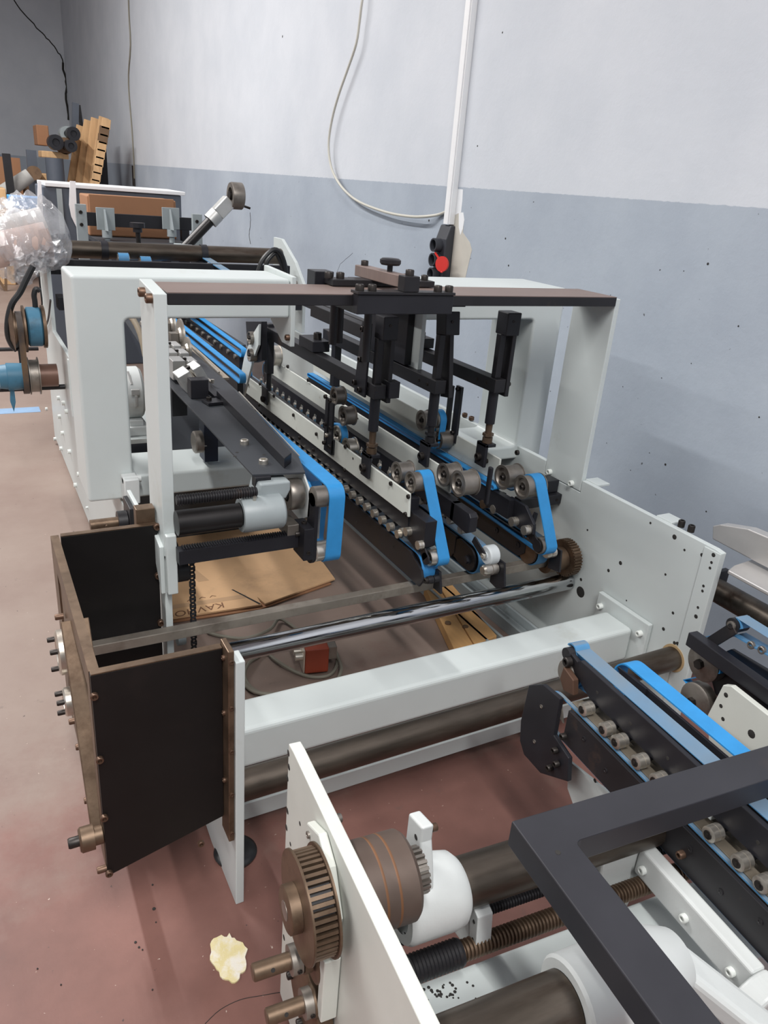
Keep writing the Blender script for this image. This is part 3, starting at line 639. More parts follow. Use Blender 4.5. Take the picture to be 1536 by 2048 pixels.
ob('side_plate', MB().prism([(1.93,.522),(4.6,.522),(4.6,.435),(1.95,.435),(1.93,.46)], 'x', 1.394, 1.404), BLACK, t, .001)
ob('end_disc', MB().prism(hull([(1.853, .475, .043), (1.90, .48, .043)]), 'x', 1.396, 1.404), BLACKB, t, .001)
bolt(t, (1.396, 1.85, .472), '-x', .014, .012, BLACK, True)
for i in range(8): bolt(t, (1.394, 1.99+i*.27, .478), '-x', .010, .003, BLACK)
hk = ob('roller_bracket', MB().prism([(1.72,.42),(1.74,.50),(1.80,.50),(1.80,.40),(1.76,.395)], 'x', 1.462, 1.47), BLACK, t, .001)
ob('nose_roller', MB().lathe([(1.405, .0001), (1.405, .014), (1.412, .020), (1.435, .020), (1.437, .017), (1.439, .020), (1.46, .020), (1.462, .0001)], (0, 1.775, .465), 'x', 22), STEEL, t)
t = lower(1.655, 1.705, 1.80, .463, .052, 'lower conveyor with brown worn end roller, beside the gear coupling', dust=False)
ob('side_plate', MB().prism([(1.89,.510),(4.6,.510),(4.6,.425),(1.89,.425),(1.86,.45),(1.86,.49)], 'x', 1.647, 1.657), BLACK, t, .001)
ob('end_roller', MB().cyl((1.65, 1.853, .463), (1.66, 1.853, .463), .047, n=32), mat('worn_brown_face', (98,76,58), .45, .4, var=.15), t)
for i in range(8): bolt(t, (1.647, 1.90+i*.13 if i < 3 else 1.9+i*.27, .465), '-x', .012 if i != 1 else .011, .003, BLACK if i != 2 else STEEL)
ob('roller_bracket', MB().prism([(1.74,.42),(1.75,.50),(1.80,.50),(1.80,.41)], 'x', 1.712, 1.72), BLACK, t, .001)
for dx in (0, .022): ob('nose_roller', MB().lathe([(1.665+dx, .0001), (1.665+dx, .016), (1.669+dx, .019), (1.683+dx, .019), (1.683+dx, .0001)], (0, 1.775, .487), 'x', 20), STEEL, t)
# ---- upper carriers
U1 = thing('upper_belt_carrier', 'upper carrier with white bolted rail and many small rollers, next to the dark guide plate', 'belt carrier', (1.19, 2.7, .56), G_UP)
t = U1
ob('rail', MB().prism([(1.893,.722),(3.56,.712),(3.585,.628),(1.885,.645)], 'x', 1.166, 1.174), WHITED, t, .001)
for px, py in ((818,993),(812,1028),(783,967),(690,940),(628,900),(600,876),(566,860),(692,893),(634,868),(588,830),(549,792),(521,768),(513,757),(497,768),(485,786),(519,810)):
    q = atX(px, py, 1.166)
    if .60 < q.z < .73: bolt(t, q, '-x', .0075, .007)
for px, py, in ((706,917),(690,896)): hole(t, atX(px, py, 1.166), '-x', .005)
ob('carrier_bar', MB().box((1.176, 1.90, .585), (1.212, 3.62, .70)), BLACK, t, .001)
ob('end_block', MB().prism([(1.90,.66),(1.90,.56),(1.84,.545),(1.80,.575),(1.80,.66)], 'x', 1.180, 1.222), BLACK, t, .001)
for i in range(28):
    y = 1.93+i*.0588; wheel(t, 1.166, y, .566); clip(t, 1.186, y+.008, .574)
for px, py in ((806,1064),(816,1063),(840,1090)):
    q = atX(px, py, 1.172); wheel(t, 1.172, q.y, q.z, .0145)
for i in range(19):
    y = 2.12+i*.073; wheel(t, 1.219, y, .706, .008, .010); place('roller_arm', ('ra', 2), lambda: MB().prism([(-.006,-.02),(.006,-.02),(.007,.012),(.001,.017)], 'y', -.004, .004), STEEL, t, (1.224, y+.012, .705), 'z')
ob('belt', MB().belt(arc(1.935,.742,.034,20,165)+arc(1.797,.535,.029,165,265)+[(2.2,.516),(3.62,.520)]+arc(3.62,.60,.05,-90,90,6)[1:]+[(3.2,.655),(2.2,.655),(2.02,.664)], 1.222, 1.262, .004), BELT, t)
pulley(t, 1.192, 1.268, 1.935, .742, .032); pulley(t, 1.196, 1.250, 2.035, .738, .034)
pulley(t, 1.200, 1.262, 1.797, .535, .026, STEEL, False)
ob('pulley_yoke', MB().bar((1.192, 1.85, .585), (1.192, 1.795, .535), .006, .034, (0,1,0)).cyl((1.189, 1.797, .535), (1.195, 1.797, .535), .02, n=18), BLACK, t, .001)
# idler stand on the rail
st = ob('idler_stand', MB().box((1.150, 2.50, .70), (1.158, 2.525, .868)).box((1.150, 2.455, .665), (1.158, 2.485, .86)).box((1.152, 2.455, .66), (1.165, 2.525, .72)), BLACK, t, .001)
for px, py in ((653,793),(662,801),(652,848),(663,856),(650,885),(661,893),(655,870)):
    bolt(st, atX(px, py, 1.15), '-x', .008, .010, STEEL if (px, py) == (655,870) else BOLT)
pulley(t, 1.185, 1.225, 2.53, .868, .032); pulley(t, 1.20, 1.245, 2.475, .806, .034); pulley(t, 1.19, 1.225, 2.50, .725, .036, STEEL, False); pulley(t, 1.19, 1.228, 2.41, .702, .034, STEEL)
ob('short_belt', MB().belt(hull([(2.50,.725,.038),(2.56,.72,.03)]), 1.196, 1.222, .004), BELT, t)
ob('far_belt', MB().belt(hull([(3.58,.70,.03),(3.64,.66,.03)]), 1.18, 1.215, .004), BELT, t)
U2 = thing('upper_belt_carrier', 'upper carrier with white rail and two bare flanged pulleys, middle of the three', 'belt carrier', (1.36, 2.8, .57), G_UP)
t = U2
ob('rail', MB().prism([(1.955,.745),(3.72,.745),(3.72,.665),(1.965,.672)], 'x', 1.368, 1.376), WHITED, t, .001)
for px, py in ((843,912),(618,760),(577,733)): bolt(t, atX(px, py, 1.368), '-x', .009, .009)
for px, py in ((716,837),(570,735)): hole(t, atX(px, py, 1.368), '-x', .004)
ob('carrier_bar', MB().box((1.336, 1.88, .61), (1.366, 3.72, .672)), BLACK, t, .0015)
ob('front_bar', MB().prism([(1.90,.672),(1.90,.61),(1.80,.60),(1.785,.61),(1.785,.660),(1.795,.672)], 'x', 1.336, 1.366), BLACK, t, .002)
ob('back_plate', MB().box((1.37, 1.93, .575), (1.385, 3.7, .664)), BLACK, t)
pulley(t, 1.335, 1.39, 1.965, .742, .036); pulley(t, 1.335, 1.395, 1.875, .744, .040)
ob('lever', MB().bar((1.44, 1.85, .67), (1.44, 1.85, .80), .012, .018, (0,1,0)), BLACK, t, .004)
for px, py in ((844,1000),(864,1013),(884,1026),(903,1039),(926,1058)):
    q = atX(px, py, 1.352); wheel(t, 1.352, q.y, q.z, .0155, .024); clip(t, 1.378, q.y+.01, q.z+.005)
for i in range(20): wheel(t, 1.362, 2.12+i*.075, .583, .011, .012)
ob('rubber_roller', MB().lathe([(1.375, .0001), (1.375, .012), (1.378, .012), (1.378, .028), (1.383, .032), (1.412, .032), (1.416, .028), (1.416, .0001)], (0, 1.735, .545), 'x', 28), mat('pale_rubber', (196,202,204), .45, var=.04), t, label='pale grey rubber roller')
ob('roller_fork', MB().bar((1.371, 1.80, .575), (1.371, 1.735, .545), .006, .026, (0,1,0)), BLACK, t, .001)
bolt(t, (1.371, 1.735, .545), '-x', .010, .008, STEEL)
pulley(t, 1.325, 1.365, 3.58, .79, .05, STEEL); pulley(t, 1.325, 1.365, 3.50, .92, .05, STEEL)
U3 = thing('upper_belt_carrier', 'upper carrier with white rail and sloping blue belt, nearest the right frame', 'belt carrier', (1.62, 2.8, .56), G_UP)
t = U3
ob('rail', MB().prism([(2.02,.752),(3.7,.752),(3.7,.665),(2.02,.665)], 'x', 1.606, 1.614), WHITED, t, .001)
for px, py in ((955,912),(974,922),(1036,905)): bolt(t, atX(px, py, 1.606), '-x', .009, .009)
ob('cover_strip', MB().prism([(2.40,.80),(3.55,.80),(3.55,.72),(2.40,.72)], 'x', 1.54, 1.546), WHITED, t, .001)
ob('belt', MB().belt(arc(1.875,.702,.040,10,160)+arc(1.765,.528,.032,170,265)+[(2.2,.506),(3.7,.506)]+arc(3.7,.58,.07,-90,90,6)[1:]+[(2.3,.652),(2.05,.652),(2.0,.650),(1.965,.652),(1.93,.672)], 1.630, 1.674, .004), BELT, t)
ob('side_belt', MB().belt(hull([(2.0,.655,.008),(3.7,.655,.008)]), 1.575, 1.604, .003), BELT, t)
pulley(t, 1.60, 1.68, 1.875, .702, .038); pulley(t, 1.585, 1.655, 1.968, .705, .040, DSTEEL)
ob('carrier_bar', MB().box((1.578, 1.90, .575), (1.604, 3.7, .645)), BLACK, t, .001)
ob('end_plate', MB().prism([(1.93,.645),(1.93,.575),(1.86,.555),(1.78,.565),(1.785,.60),(1.84,.645)], 'x', 1.60, 1.612), BLACK, t, .001)
pulley(t, 1.618, 1.674, 1.765, .528, .029, DSTEEL, False)
ob('pulley_yoke', MB().bar((1.616, 1.83, .565), (1.616, 1.768, .53), .006, .034, (0,1,0)).cyl((1.612, 1.765, .528), (1.617, 1.765, .528), .022, n=18), BLACK, t, .001)
for px, py in ((970,1008),(991,1018),(1028,1043),(1053,1060)):
    q = atX(px, py, 1.590); wheel(t, 1.590, q.y, q.z, .0165, .026, RUSTY if px == 970 else STEEL); clip(t, 1.618, q.y+.01, q.z+.008)
# short idler stand on the third carrier
o = ob('idler_stand', MB().box((1.60, 2.30, .72), (1.612, 2.335, .94)).box((1.60, 2.36, .72), (1.612, 2.385, .93)), BLACK, t, .001)
for z in (.93, .76): bolt(o, (1.60, 2.318, z), '-x', .008, .01)
pulley(t, 1.50, 1.535, 2.40, .79, .036); pulley(t, 1.54, 1.575, 2.37, .80, .034, DSTEEL, False); pulley(t, 1.55, 1.60, 2.345, .725, .036, DSTEEL, False)
ob('short_belt', MB().belt(hull([(2.37,.80,.036),(2.37,.715,.03)]), 1.548, 1.574, .004), BELT, t)
t = thing('support_block', 'black support bar with square block on the inner face of right frame', 'bracket', (1.80, 2.0, .56))
ob('bar', MB().box((1.69, 1.97, .565), (1.882, 2.01, .605)), BLACK, t, .003)
ob('block', MB().box((1.80, 1.99, .607), (1.875, 2.05, .655)), BLACK, t, .003)
bolt(t, (1.80, 2.02, .632), '-x', .009, .008); bolt(t, (1.86, 1.97, .585), '-y', .006, .002)
# ---- further belts running back under the C bracket
for i, (x, z, m_, lab) in enumerate(((1.02,.80,BELTM,'long blue folding belt running back under the left C bracket, on a black rail'), (1.19,.80,BELTM,'long blue folding belt running back under the left C bracket, farther from the discs'))):
    t = thing('long_belt_rail', lab, 'conveyor', (x, 4.4, .70), 'long belts behind the carriers')
    ob('belt', MB().belt(hull([(3.12+.5*i,z,.02),(6.2,z+.06,.02)]), x-.014, x+.014, .004), BELT, t)
    ob('rail', MB().box((x-.012, 3.14+.5*i, z-.16), (x+.014, 6.2, z-.022)), BLACK, t, .001)
    for k in range(20): wheel(t, x-.015, 3.7+k*.12, z-.035, .012, .012)
    ob('spacer_bar', MB().box((x+.05, 3.8, z-.03), (x+.075, 6.2, z)), SLATE, t, .001)
solo('wire_rail', MB().cyl((.90, 3.05, .845), (1.00, 5.2, .845), .005, n=8), STEEL, 'thin bright rod running back between guide plate and blue belt', 'rod', (.95, 4.1, .845))
solo('tan_strip', MB().prism([(.885,3.02),(.935,3.02),(1.0,4.9),(.95,4.9)], 'z', .822, .830), mat('dusty_strip', (160,150,136), .7, var=.08), 'dusty tan strip along the right edge of the guide plate', 'strip', (.94, 4, .822))
# white lever and roller head hanging under the C bracket
t = thing('pressing_head', 'black pressing head with two small rollers hanging behind the C bracket end', 'roller head', (1.12, 3.3, .9))
P = [atX(x, y, 1.09) for x, y in ((520,648),(519,690),(507,722),(489,792),(477,785),(490,715),(505,672))]
ob('lever', MB().prism([(p.y, p.z) for p in P], 'x', 1.085, 1.095), WHITE, t, .001, 'white bent lever')
P = [atX(x, y, 1.12) for x, y in ((492,645),(527,645),(527,700),(500,730),(492,715))]
P = [atX(x, y, 1.12) for x, y in ((500,643),(532,643),(532,720),(515,725),(503,690))]
ob('block', MB().prism([(p.y, p.z) for p in P], 'x', 1.10, 1.125), BLACK, t, .001)
for px, py in ((511,676),(511,710)):
    q = atX(px, py, 1.10); pulley(t, 1.07, 1.10, q.y, q.z, .028, DSTEEL, False)

# ---- sliding carriage on the flat bar
t = thing('bar_carriage', 'black bolted carriage clamped round the brown flat bar', 'carriage', (1.1, 1.98, 1.03))
ob('front_clamp', MB().box((.925, 1.855, 1.284), (1.228, 1.886, 1.336)), BLACK, t, .002)
ob('front_strap', MB().box((.922, 1.85, 1.3365), (1.230, 1.895, 1.344)), BLACKB, t, .001)
ob('lower_clamp', MB().box((.935, 1.89, 1.280), (1.225, 2.06, 1.3015)), BLACK, t, .002)
ob('rear_strap', MB().box((.93, 2.03, 1.334), (1.27, 2.09, 1.352)), BLACKB, t, .002)
ob('rear_block', MB().box((.905, 2.10, 1.31), (.965, 2.16, 1.365)), BLACK, t, .002)
ob('top_bar', MB().bar((1.085, 1.865, 1.368), (1.065, 2.13, 1.368), .04, .032), BARM, t, .002, 'diagonal top clamp bar')
ob('top_bar_foot', MB().box((1.06, 1.848, 1.3445), (1.108, 1.886, 1.386)), BLACKB, t, .002)
k = ob('knob', MB().lathe([(1.384, .008), (1.402, .008), (1.402, .026), (1.407, .030), (1.416, .030), (1.420, .024), (1.420, .0001)], (1.078, 1.97, 0), 'z', 24), BLACKB, t)
for px, py in ((719,582),(744,583),(875,587),(897,588)):
    q = atY(px, py, 1.872); bolt(t, (q.x, 1.872, 1.344), 'z', .012, .017)
for px, py in ((657,560),(680,561),(812,566)): q = atY(px, py, 2.06); bolt(t, (q.x, 2.06, 1.352), 'z', .012, .017)
bolt(t, (1.085, 1.868, 1.386), 'z', .012, .016); bolt(t, (1.068, 2.11, 1.384), 'z', .011, .015); bolt(t, (1.25, 2.06, 1.352), 'z', .011, .015)
ob('drop_plate', MB().box((1.345, 2.30, 1.032), (1.392, 2.60, 1.27)), BLACK, t, .002)
ob('drop_arm', MB().box((1.22, 2.07, 1.27), (1.42, 2.54, 1.30)), BLACK, t, .002)
for p in ((1.04, 2.01), (.98, 2.12), (1.01, 2.14)):
    ob('drop_rod', MB().cyl((p[0], p[1], 1.12 if p[0] > 1.03 else 1.15), (p[0], p[1], 1.27), .012, n=14), BLACKB, t)
# ---- three hanging levers
def hanger(x, y, zf, yfar, za, label, tilt=0):
    t = thing('hanging_lever', label, 'lever', (x, y, zf), 'hanging levers over the upper carriers')
    ob('foot', MB().box((x-.022, y-.026, zf-.055), (x-.010, y+.03, zf+.03)).box((x-.022, y-.026, zf+.018), (x+.022, y+.03, zf+.03)), BLACK, t, .002)
    bolt(t, (x-.022, y+.004, zf-.022), '-x', .014, .014)
    ob('threaded_rod', MB().cyl((x, y, zf+.03), (x, y, za-.13), .010, .013, n=14).cyl((x, y, zf+.03), (x, y, zf+.05), .018, n=12).cyl((x, y, zf+.055), (x, y, zf+.065), .020, n=6), RUSTY if tilt == 0 else BLACKB, t)
    ob('sleeve', MB().cyl((x, y, za-.14), (x, y, za-.022), .0175, n=20), BLACK, t)
    ob('arm', MB().box((x-.022, y-.03, za-.024), (x+.022, yfar, za+.022)), BLACKB, t, .002)
    for dy in (.02, .075): bolt(t, (x-.022, y+dy, za), '-x', .006, .002)
    ob('guide_rod', MB().box((x-.012, y-.012, za+.022), (x+.012, y+.012, za+.17)), BLACKB, t, .002)
    r = Matrix.Rotation(tilt, 3, 'X')
    ob('back_plate', MB().cbox((x+.035, y+.0, za+.075), (.016, .055, .23), r), BLACKB, t, .002)
    ob('head_block', MB().cbox((x+.022, y+.0, za+.205), (.055, .06, .075), r), BLACK, t, .003)
    bolt(t, (x+.043, y-.01, za), 'x', .009, .012)
    bolt(t, (x+.02, y-.03, za+.215), '-y', .005, .002)
    return t
t = hanger(1.17, 2.17, .735, 3.22, .985, 'hanging lever over the white rail beside the guide plate, leftmost of three')
ob('side_block', MB().box((1.195, 2.125, .965), (1.235, 2.165, 1.02)), BLACK, t, .002)
ob('link_plate', MB().prism([(2.18,1.20),(2.24,1.20),(2.27,.985),(2.27,.955),(2.19,.955)], 'x', 1.138, 1.146), BLACK, t, .002)
for y, z in ((2.26,.99),(2.22,.975),(2.225,1.175),(2.23,1.075)): bolt(t, (1.138, y, z), '-x', .010, .011)
ob('upper_link', MB().box((1.15, 2.27, 1.135), (1.185, 2.70, 1.18)), BLACKB, t, .002)
ob('cross_block', MB().box((1.14, 2.64, 1.01), (1.21, 2.78, 1.05)), BLACK, t, .002)
bolt(t, (1.18, 2.69, 1.05), 'z', .016, .025)
ob('rear_post', MB().box((1.155, 3.17, .80), (1.185, 3.21, 1.02)).cyl((1.17, 3.19, .72), (1.17, 3.19, .80), .012, n=12), BLACK, t, .002)
ob('rear_foot', MB().box((1.150, 3.16, .66), (1.158, 3.23, .735)), BLACK, t, .002); bolt(t, (1.15, 3.2, .68), '-x', .014, .012)
t = hanger(1.37, 2.12, .775, 3.02, 1.005, 'hanging lever over the middle carrier, with tilted head block', tilt=-.16)
ob('upper_link', MB().box((1.335, 2.62, 1.09), (1.365, 3.25, 1.13)), BLACKB, t, .002)
ob('rear_post', MB().box((1.355, 2.90, .80), (1.385, 2.94, .985)), BLACK, t, .002)
t = hanger(1.57, 2.06, .775, 2.70, 1.015, 'hanging lever over the carrier nearest the right frame, rightmost of three')
ob('cross_block', MB().box((1.53, 2.52, 1.040), (1.60, 2.60, 1.078)), BLACK, t, .002)
bolt(t, (1.56, 2.55, 1.078), 'z', .014, .022)
for px, py in ((928,843),(941,852)):
    q = atX(px, py, XR+.01); bolt(RF, (XR+.01, q.y, .70), 'z', .012, .016, RBOLT)
# ================================================================== floor things
def floorpoly(px, z=0): return [(atZ(x, y, z).x, atZ(x, y, z).y) for x, y in px]
C3 = [(.50,3.30),(.50,2.56),(.56,2.555),(.915,2.535),(.918,2.60),(.93,2.536),(1.285,2.633),(1.318,3.05),(1.31,3.30)]
t = thing('cardboard_sheet', 'flattened tan cardboard sheet lying on the floor under the rack', 'cardboard', (.9, 2.9, .004))
ob('sheet', MB().prism(C3, 'z', .012, .019), CARD, t)
ob('lower_sheet', MB().prism([(.52,3.2),(.55,2.545),(.90,2.52),(1.26,2.615),(1.31,3.2)], 'z', .003, .008), CARDB, t)
ob('tape', MB().prism([(.50,2.655),(.50,2.625),(.88,2.605),(.88,2.635)], 'z', .0191, .0196), TAPE, t)
ob('tape', MB().prism([(.70,2.93),(.745,2.93),(.775,2.80),(.73,2.80)], 'z', .0191, .0196), TAPE, t)
ob('cut_slot', MB().prism([(.838,2.69),(.845,2.69),(.915,2.538),(.905,2.538)], 'z', .0191, .0197), HOLE, t, label='dark narrow slit in the cardboard edge')
def text(parent, body, loc, size, rz, m, ext=.0003):
    c = bpy.data.curves.new('handwriting', 'FONT'); c.body = body; c.size = size; c.extrude = ext; c.shear = .15
    o = bpy.data.objects.new('tmp', c); link(o)
    me = bpy.data.meshes.new_from_object(o); bpy.data.objects.remove(o)
    o = link(bpy.data.objects.new('handwriting', me)); me.materials.append(m); o.parent = parent; BASE[o.name] = BASE[parent.name]
    o.location = Vector(loc)-BASE[parent.name]; o.rotation_euler = (0, 0, rz); return o
q = atZ(447, 1204, .02)
text(t, 'KAVHO=', (q.x, q.y, .0195), .058, math.pi+.04, INK)
for px, py in ((424,1191),(403,1194),(379,1199)):
    q = atZ(px, py, .02); ob('pen_mark', MB().bar((q.x, q.y, .0196), (q.x-.012, q.y-.012, .0196), .003, .0006).bar((q.x, q.y, .0196), (q.x+.014, q.y-.010, .0196), .003, .0006), INK, t)
P = [(.70,2.40),(.72,2.44),(.80,2.50),(.90,2.49),(.97,2.45),(1.0,2.38),(.93,2.28),(.80,2.27),(.72,2.33),(.80,2.25),(.95,2.27),(1.03,2.36),(1.08,2.30)]
c1 = [atZ(x, y, .01) for x, y in ((474,1230),(425,1255),(415,1265),(450,1274),(495,1275),(540,1262),(560,1240),(600,1262),(640,1275),(668,1300),(674,1330),(655,1352),(610,1350),(560,1330),(535,1305),(548,1290),(520,1310),(497,1330),(489,1355),(505,1378),(540,1392),(580,1398),(530,1396),(500,1385),(483,1360),(484,1335),(500,1310),(540,1285),(600,1275),(645,1288),(668,1312),(682,1340),(676,1362))]
c1 = [Vector((p.x, p.y, .008+.010*((i*7) % 4)/3+(.012 if i > 20 else 0))) for i, p in enumerate(c1)]
solo('coiled_cable', MB().path(c1, .0065, 8, 5), GREYCABLE, 'grey cable coiled loosely on the red floor around the red pendant box', 'cable', c1[0])
a = atZ(592, 1330, .05); b = atZ(640, 1310, .05)
d = Vector((.70,.71,0)); t = thing('pendant_box', 'small red control pendant with push buttons lying on the floor', 'pendant', (.96, 2.13, 0))
r = Matrix.Rotation(math.radians(-12), 3, 'Z'); c = Vector((.955, 2.10, .062))
ob('housing', MB().cbox(c, (.085, .145, .10), r), REDP, t, .006, seg=3)
ob('front_plate', MB().cbox(c+r @ Vector((-.0455, 0, 0)), (.006, .14, .09), r), STEEL, t, .001)
ob('side_bracket', MB().cbox(c+r @ Vector((.055, 0, .02)), (.035, .12, .05), r), DSTEEL, t, .002)
for k in range(4):
    o = ob('button', MB().cyl(c+r @ Vector((-.0485, -.05+k*.034, .01)), c+r @ Vector((-.074, -.05+k*.034, .01)), .013, n=16), REDB if k == 2 else STEEL, t, label='red push button' if k == 2 else 'steel push button')
Q = [(1.607,2.397),(1.712,2.382),(1.648,1.985),(1.47,1.962)]
t = thing('wooden_board', 'raw timber board pair on the floor under the conveyors', 'board', (1.6, 2.2, 0))
ob('board', MB().prism([(1.60,2.40),(1.66,2.39),(1.54,1.93),(1.455,1.935)], 'z', 0.001, .045), WOODY, t, .003)
ob('board', MB().prism([(1.662,2.39),(1.72,2.38),(1.66,1.95),(1.542,1.93)], 'z', 0.001, .05), WOODY, t, .003)
for x, y in ((1.58,2.05),(1.53,2.1)): ob('knot', MB().cyl((x, y, .045), (x, y, .0515), .012, n=12), WOODD, t)
t = thing('levelling_foot', 'round glossy black levelling foot under the tip of left frame', 'foot', (.43, 1.425, 0))
ob('pad', MB().lathe([(.001, .0001), (.001, .052), (.010, .055), (.018, .048), (.022, .03), (.022, .0001)], (.445, 1.40, 0), 'z', 32), RUBBER, t)
m = MB(); q = atZ(458, 1915, 0)
pts = []
for i in range(40):
    a = 2*math.pi*i/40; rr = .047*(1+.09*math.sin(3*a+1)+.06*math.sin(7*a)+.10*random.uniform(-1,1)); pts.append((q.x+rr*.8*math.cos(a), q.y+rr*1.25*math.sin(a)))
solo('dried_foam', m.prism(pts, 'z', 0, .004), mat('dried_foam', (214,200,150), .8, var=.06, scale=20, dirt=(222,216,204), dscale=18, d0=.45, d1=.6, bump=.6, bscale=80), 'cream crusty spill of dried foam on the red floor', 'spill', (q.x, q.y, 0))
for px, py, r in ((305,1770,.004),(308,1818,.007),(271,1885,.005),(278,1895,.004),(285,1900,.003),(75,1938,.003),(122,1970,.003),(305,1980,.003),(312,1845,.003),(483,1790,.004)):
    r *= .55; q = atZ(px, py, 0); ob('floor_chip', MB().lathe([(.0, r*1.1), (.002, r), (.0026, .0001)], (q.x, q.y, 0), 'z', 7), HOLE, fl)
q = atZ(308, 1818, 0); 
a, b = atZ(425, 2000, 0), atZ(540, 1985, 0)
crk = MB(); P = [atZ(x, y, 0) for x, y in ((410,2048),(440,2020),(480,2000),(520,1992),(560,1985))]
for p in P: p.z = .0006
ob('floor_crack', crk.path(P, .0007, 5, 4), HOLE, fl)
def at_floor(px, py): return atZ(px, py, 0)

# ================================================================== far part of the machine
t = thing('far_round_bar', 'long brown round bar across the far end of the machine', 'bar', (1.2, 5.0, 1.14))
ob('rod', MB().cyl((.53, 5.0, 1.13), (1.90, 5.0, 1.13), .050, n=26), SHAFT, t)
ob('collar', MB().cyl((.76, 5.0, 1.13), (.80, 5.0, 1.13), .056, n=24), BLACK, t)
ob('collar', MB().cyl((1.36, 5.0, 1.13), (1.40, 5.0, 1.13), .056, n=24), BLACK, t)
t = thing('far_cross_bar', 'black flat bar across the machine just under the far round bar', 'bar', (1.1, 4.7, 1.0))
ob('bar', MB().box((.43, 4.72, 1.02), (1.86, 4.76, 1.10)), BLACK, t, .002)
t = thing('far_frame_plate', 'white frame plate rising at the right end of the far round bar', 'machine frame', (1.91, 5, .7))
ob('plate', MB().prism([(4.6,.702),(5.15,.702),(5.15,1.24),(5.0,1.24),(4.75,1.12),(4.6,1.0)], 'x', 1.905, 1.925), WHITE, t, .002)
for i, (pts, lab) in enumerate(((((515,545),(525,520),(545,500),(560,505),(570,530),(573,560)), 'black hose arching over the white end of the far round bar'), (((530,545),(535,522),(550,506),(556,512),(568,540)), 'second black hose tucked under the arching hose'))):
    P = [atY(x, y, 4.5+.02*i) for x, y in pts]; solo('hose', MB().path(P, .014, 8, 4), BLKCABLE, lab, 'hose', P[-1])
for i, (px, py0, py1, lab) in enumerate(((252,508,545,'blue belt loop hanging under the far round bar, left one'),(297,515,528,'small blue belt loop under the far round bar, middle one'))):
    a = atY(px, py0, 4.85); b = atY(px, py1, 4.85)
    t = thing('belt_loop', lab, 'belt', a)
    ob('belt', MB().belt(hull([(4.95, a.z-.04, .035), (4.95, b.z-.02, .035)]), a.x-.03, a.x+.03, .005), BELTM, t)
    ob('pulley', MB().cyl((a.x-.035, 4.95, a.z-.04), (a.x+.035, 4.95, a.z-.04), .03, n=20), DSTEEL, t)
a = atY(375, 520, 4.9); b = atY(425, 525, 4.9)
t = thing('belt_loop', 'sloping blue belt under the far round bar, right one beside hoses', 'belt', a)
ob('belt', MB().belt(hull([(5.3, 1.10, .03), (4.45, 1.03, .05)]), b.x-.05, b.x-.0, .005), BELTM, t)
ob('guide_body', MB().prism(hull([(5.3, 1.09, .02), (4.5, 1.02, .04)]), 'x', b.x-.065, b.x-.051), BLACK, t)
m = MB()
for i in range(26):
    x = .50+i*.052; z = 1.00+.05*random.random(); m.box((x, 4.5+.1*random.random(), z-.06), (x+.025, 4.62+.1*random.random(), z)).cyl((x, 4.55, z), (x+.04, 4.55, z), .02, n=10)
t = thing('far_roller_row', 'row of small dark rollers and blocks behind the left C bracket top', 'roller row', (1.1, 4.5, .9))
ob('blocks', m, DSTEEL, t); ob('rail', MB().box((.45, 4.50, .86), (1.86, 4.62, .93)), BLACK, t, .002)
# feeder
YB = 6.3
def fy(px, py, y=YB): return atY(px, py, y)
def rectY(px0, py0, px1, py1, y): a = fy(px0, py0, y); b = fy(px1, py1, y); return (a.x, a.z, b.x, b.z)
t = thing('feeder_table', 'dark grey feeder table with two white stops standing at the far end', 'feeder', (1.1, YB, .6))
x0, z0, x1, z1 = rectY(195, 478, 352, 492, 6.0)
ob('table', MB().box((x0, 5.8, z1-.01), (x1+.1, 6.7, z1+.02)), SLATE, t, .002)
x0, z0, x1, z1 = rectY(163, 428, 396, 452, 6.1)
ob('stop_bar', MB().box((x0, 6.08, (z0+z1)/2-.055), (x1, 6.12, (z0+z1)/2+.035)), BLACK, t, .002)
for px in (207, 338):
    p = fy(px, 415, 6.05); o = ob('stop', MB().box((p.x-.055, 6.03, p.z-.15), (p.x+.07, 6.045, p.z)), GREYP, t, .002, 'pale stop plate')
    ob('rib', MB().prism([(6.028,p.z-.01),(5.95,p.z-.15),(6.028,p.z-.15)], 'x', p.x-.005, p.x+.008), GREYP, o)
    ob('stem', MB().cyl((p.x+.01, 6.03, p.z-.36), (p.x+.01, 6.03, p.z-.15), .02, n=12).cyl((p.x+.01, 6.03, p.z-.2), (p.x+.01, 6.03, p.z-.15), .035, n=12), GREYP, o)
for px, lab in ((159, 'left white column'), (392, 'right white column')):
    a = fy(px, 408 if px < 200 else 428, 5.9); ob('column', MB().box((a.x-.03, 5.88, .6), (a.x+.04, 5.92, a.z)), GREYP, t, .002, lab)
    for k in (.05, .13): bolt(t, (a.x, 5.88, a.z-k), '-y', .012, .01)
a = fy(403, 470, 5.9); ob('back_post', MB().box((a.x-.02, 6.4, .6), (a.x+.04, 6.46, a.z+.06)), BLACK, t)
ob('leg', MB().box((.75, 6.2, .0), (.81, 6.26, 1.0)), BLACK, t)
ob('leg', MB().box((1.4, 6.2, .0), (1.46, 6.26, 1.0)), BLACK, t)
x0, z0, x1, z1 = rectY(172, 384, 352, 478, 6.35)
m = MB().box((x0, 6.32, z1-.0), (x1, 6.72, z0-.02))
t = thing('cardboard_box', 'brown cardboard box resting on the feeder table behind the stops', 'box', ((x0+x1)/2, 6.5, z1))
ob('carton', m, CARDB, t, .01); ob('flap', MB().box((x0+.01, 6.30, z1+.12), (x1-.02, 6.318, z0-.01)), CARDB, t, .004)
x0, z0, x1, z1 = rectY(84, 372, 180, 470, 6.9)
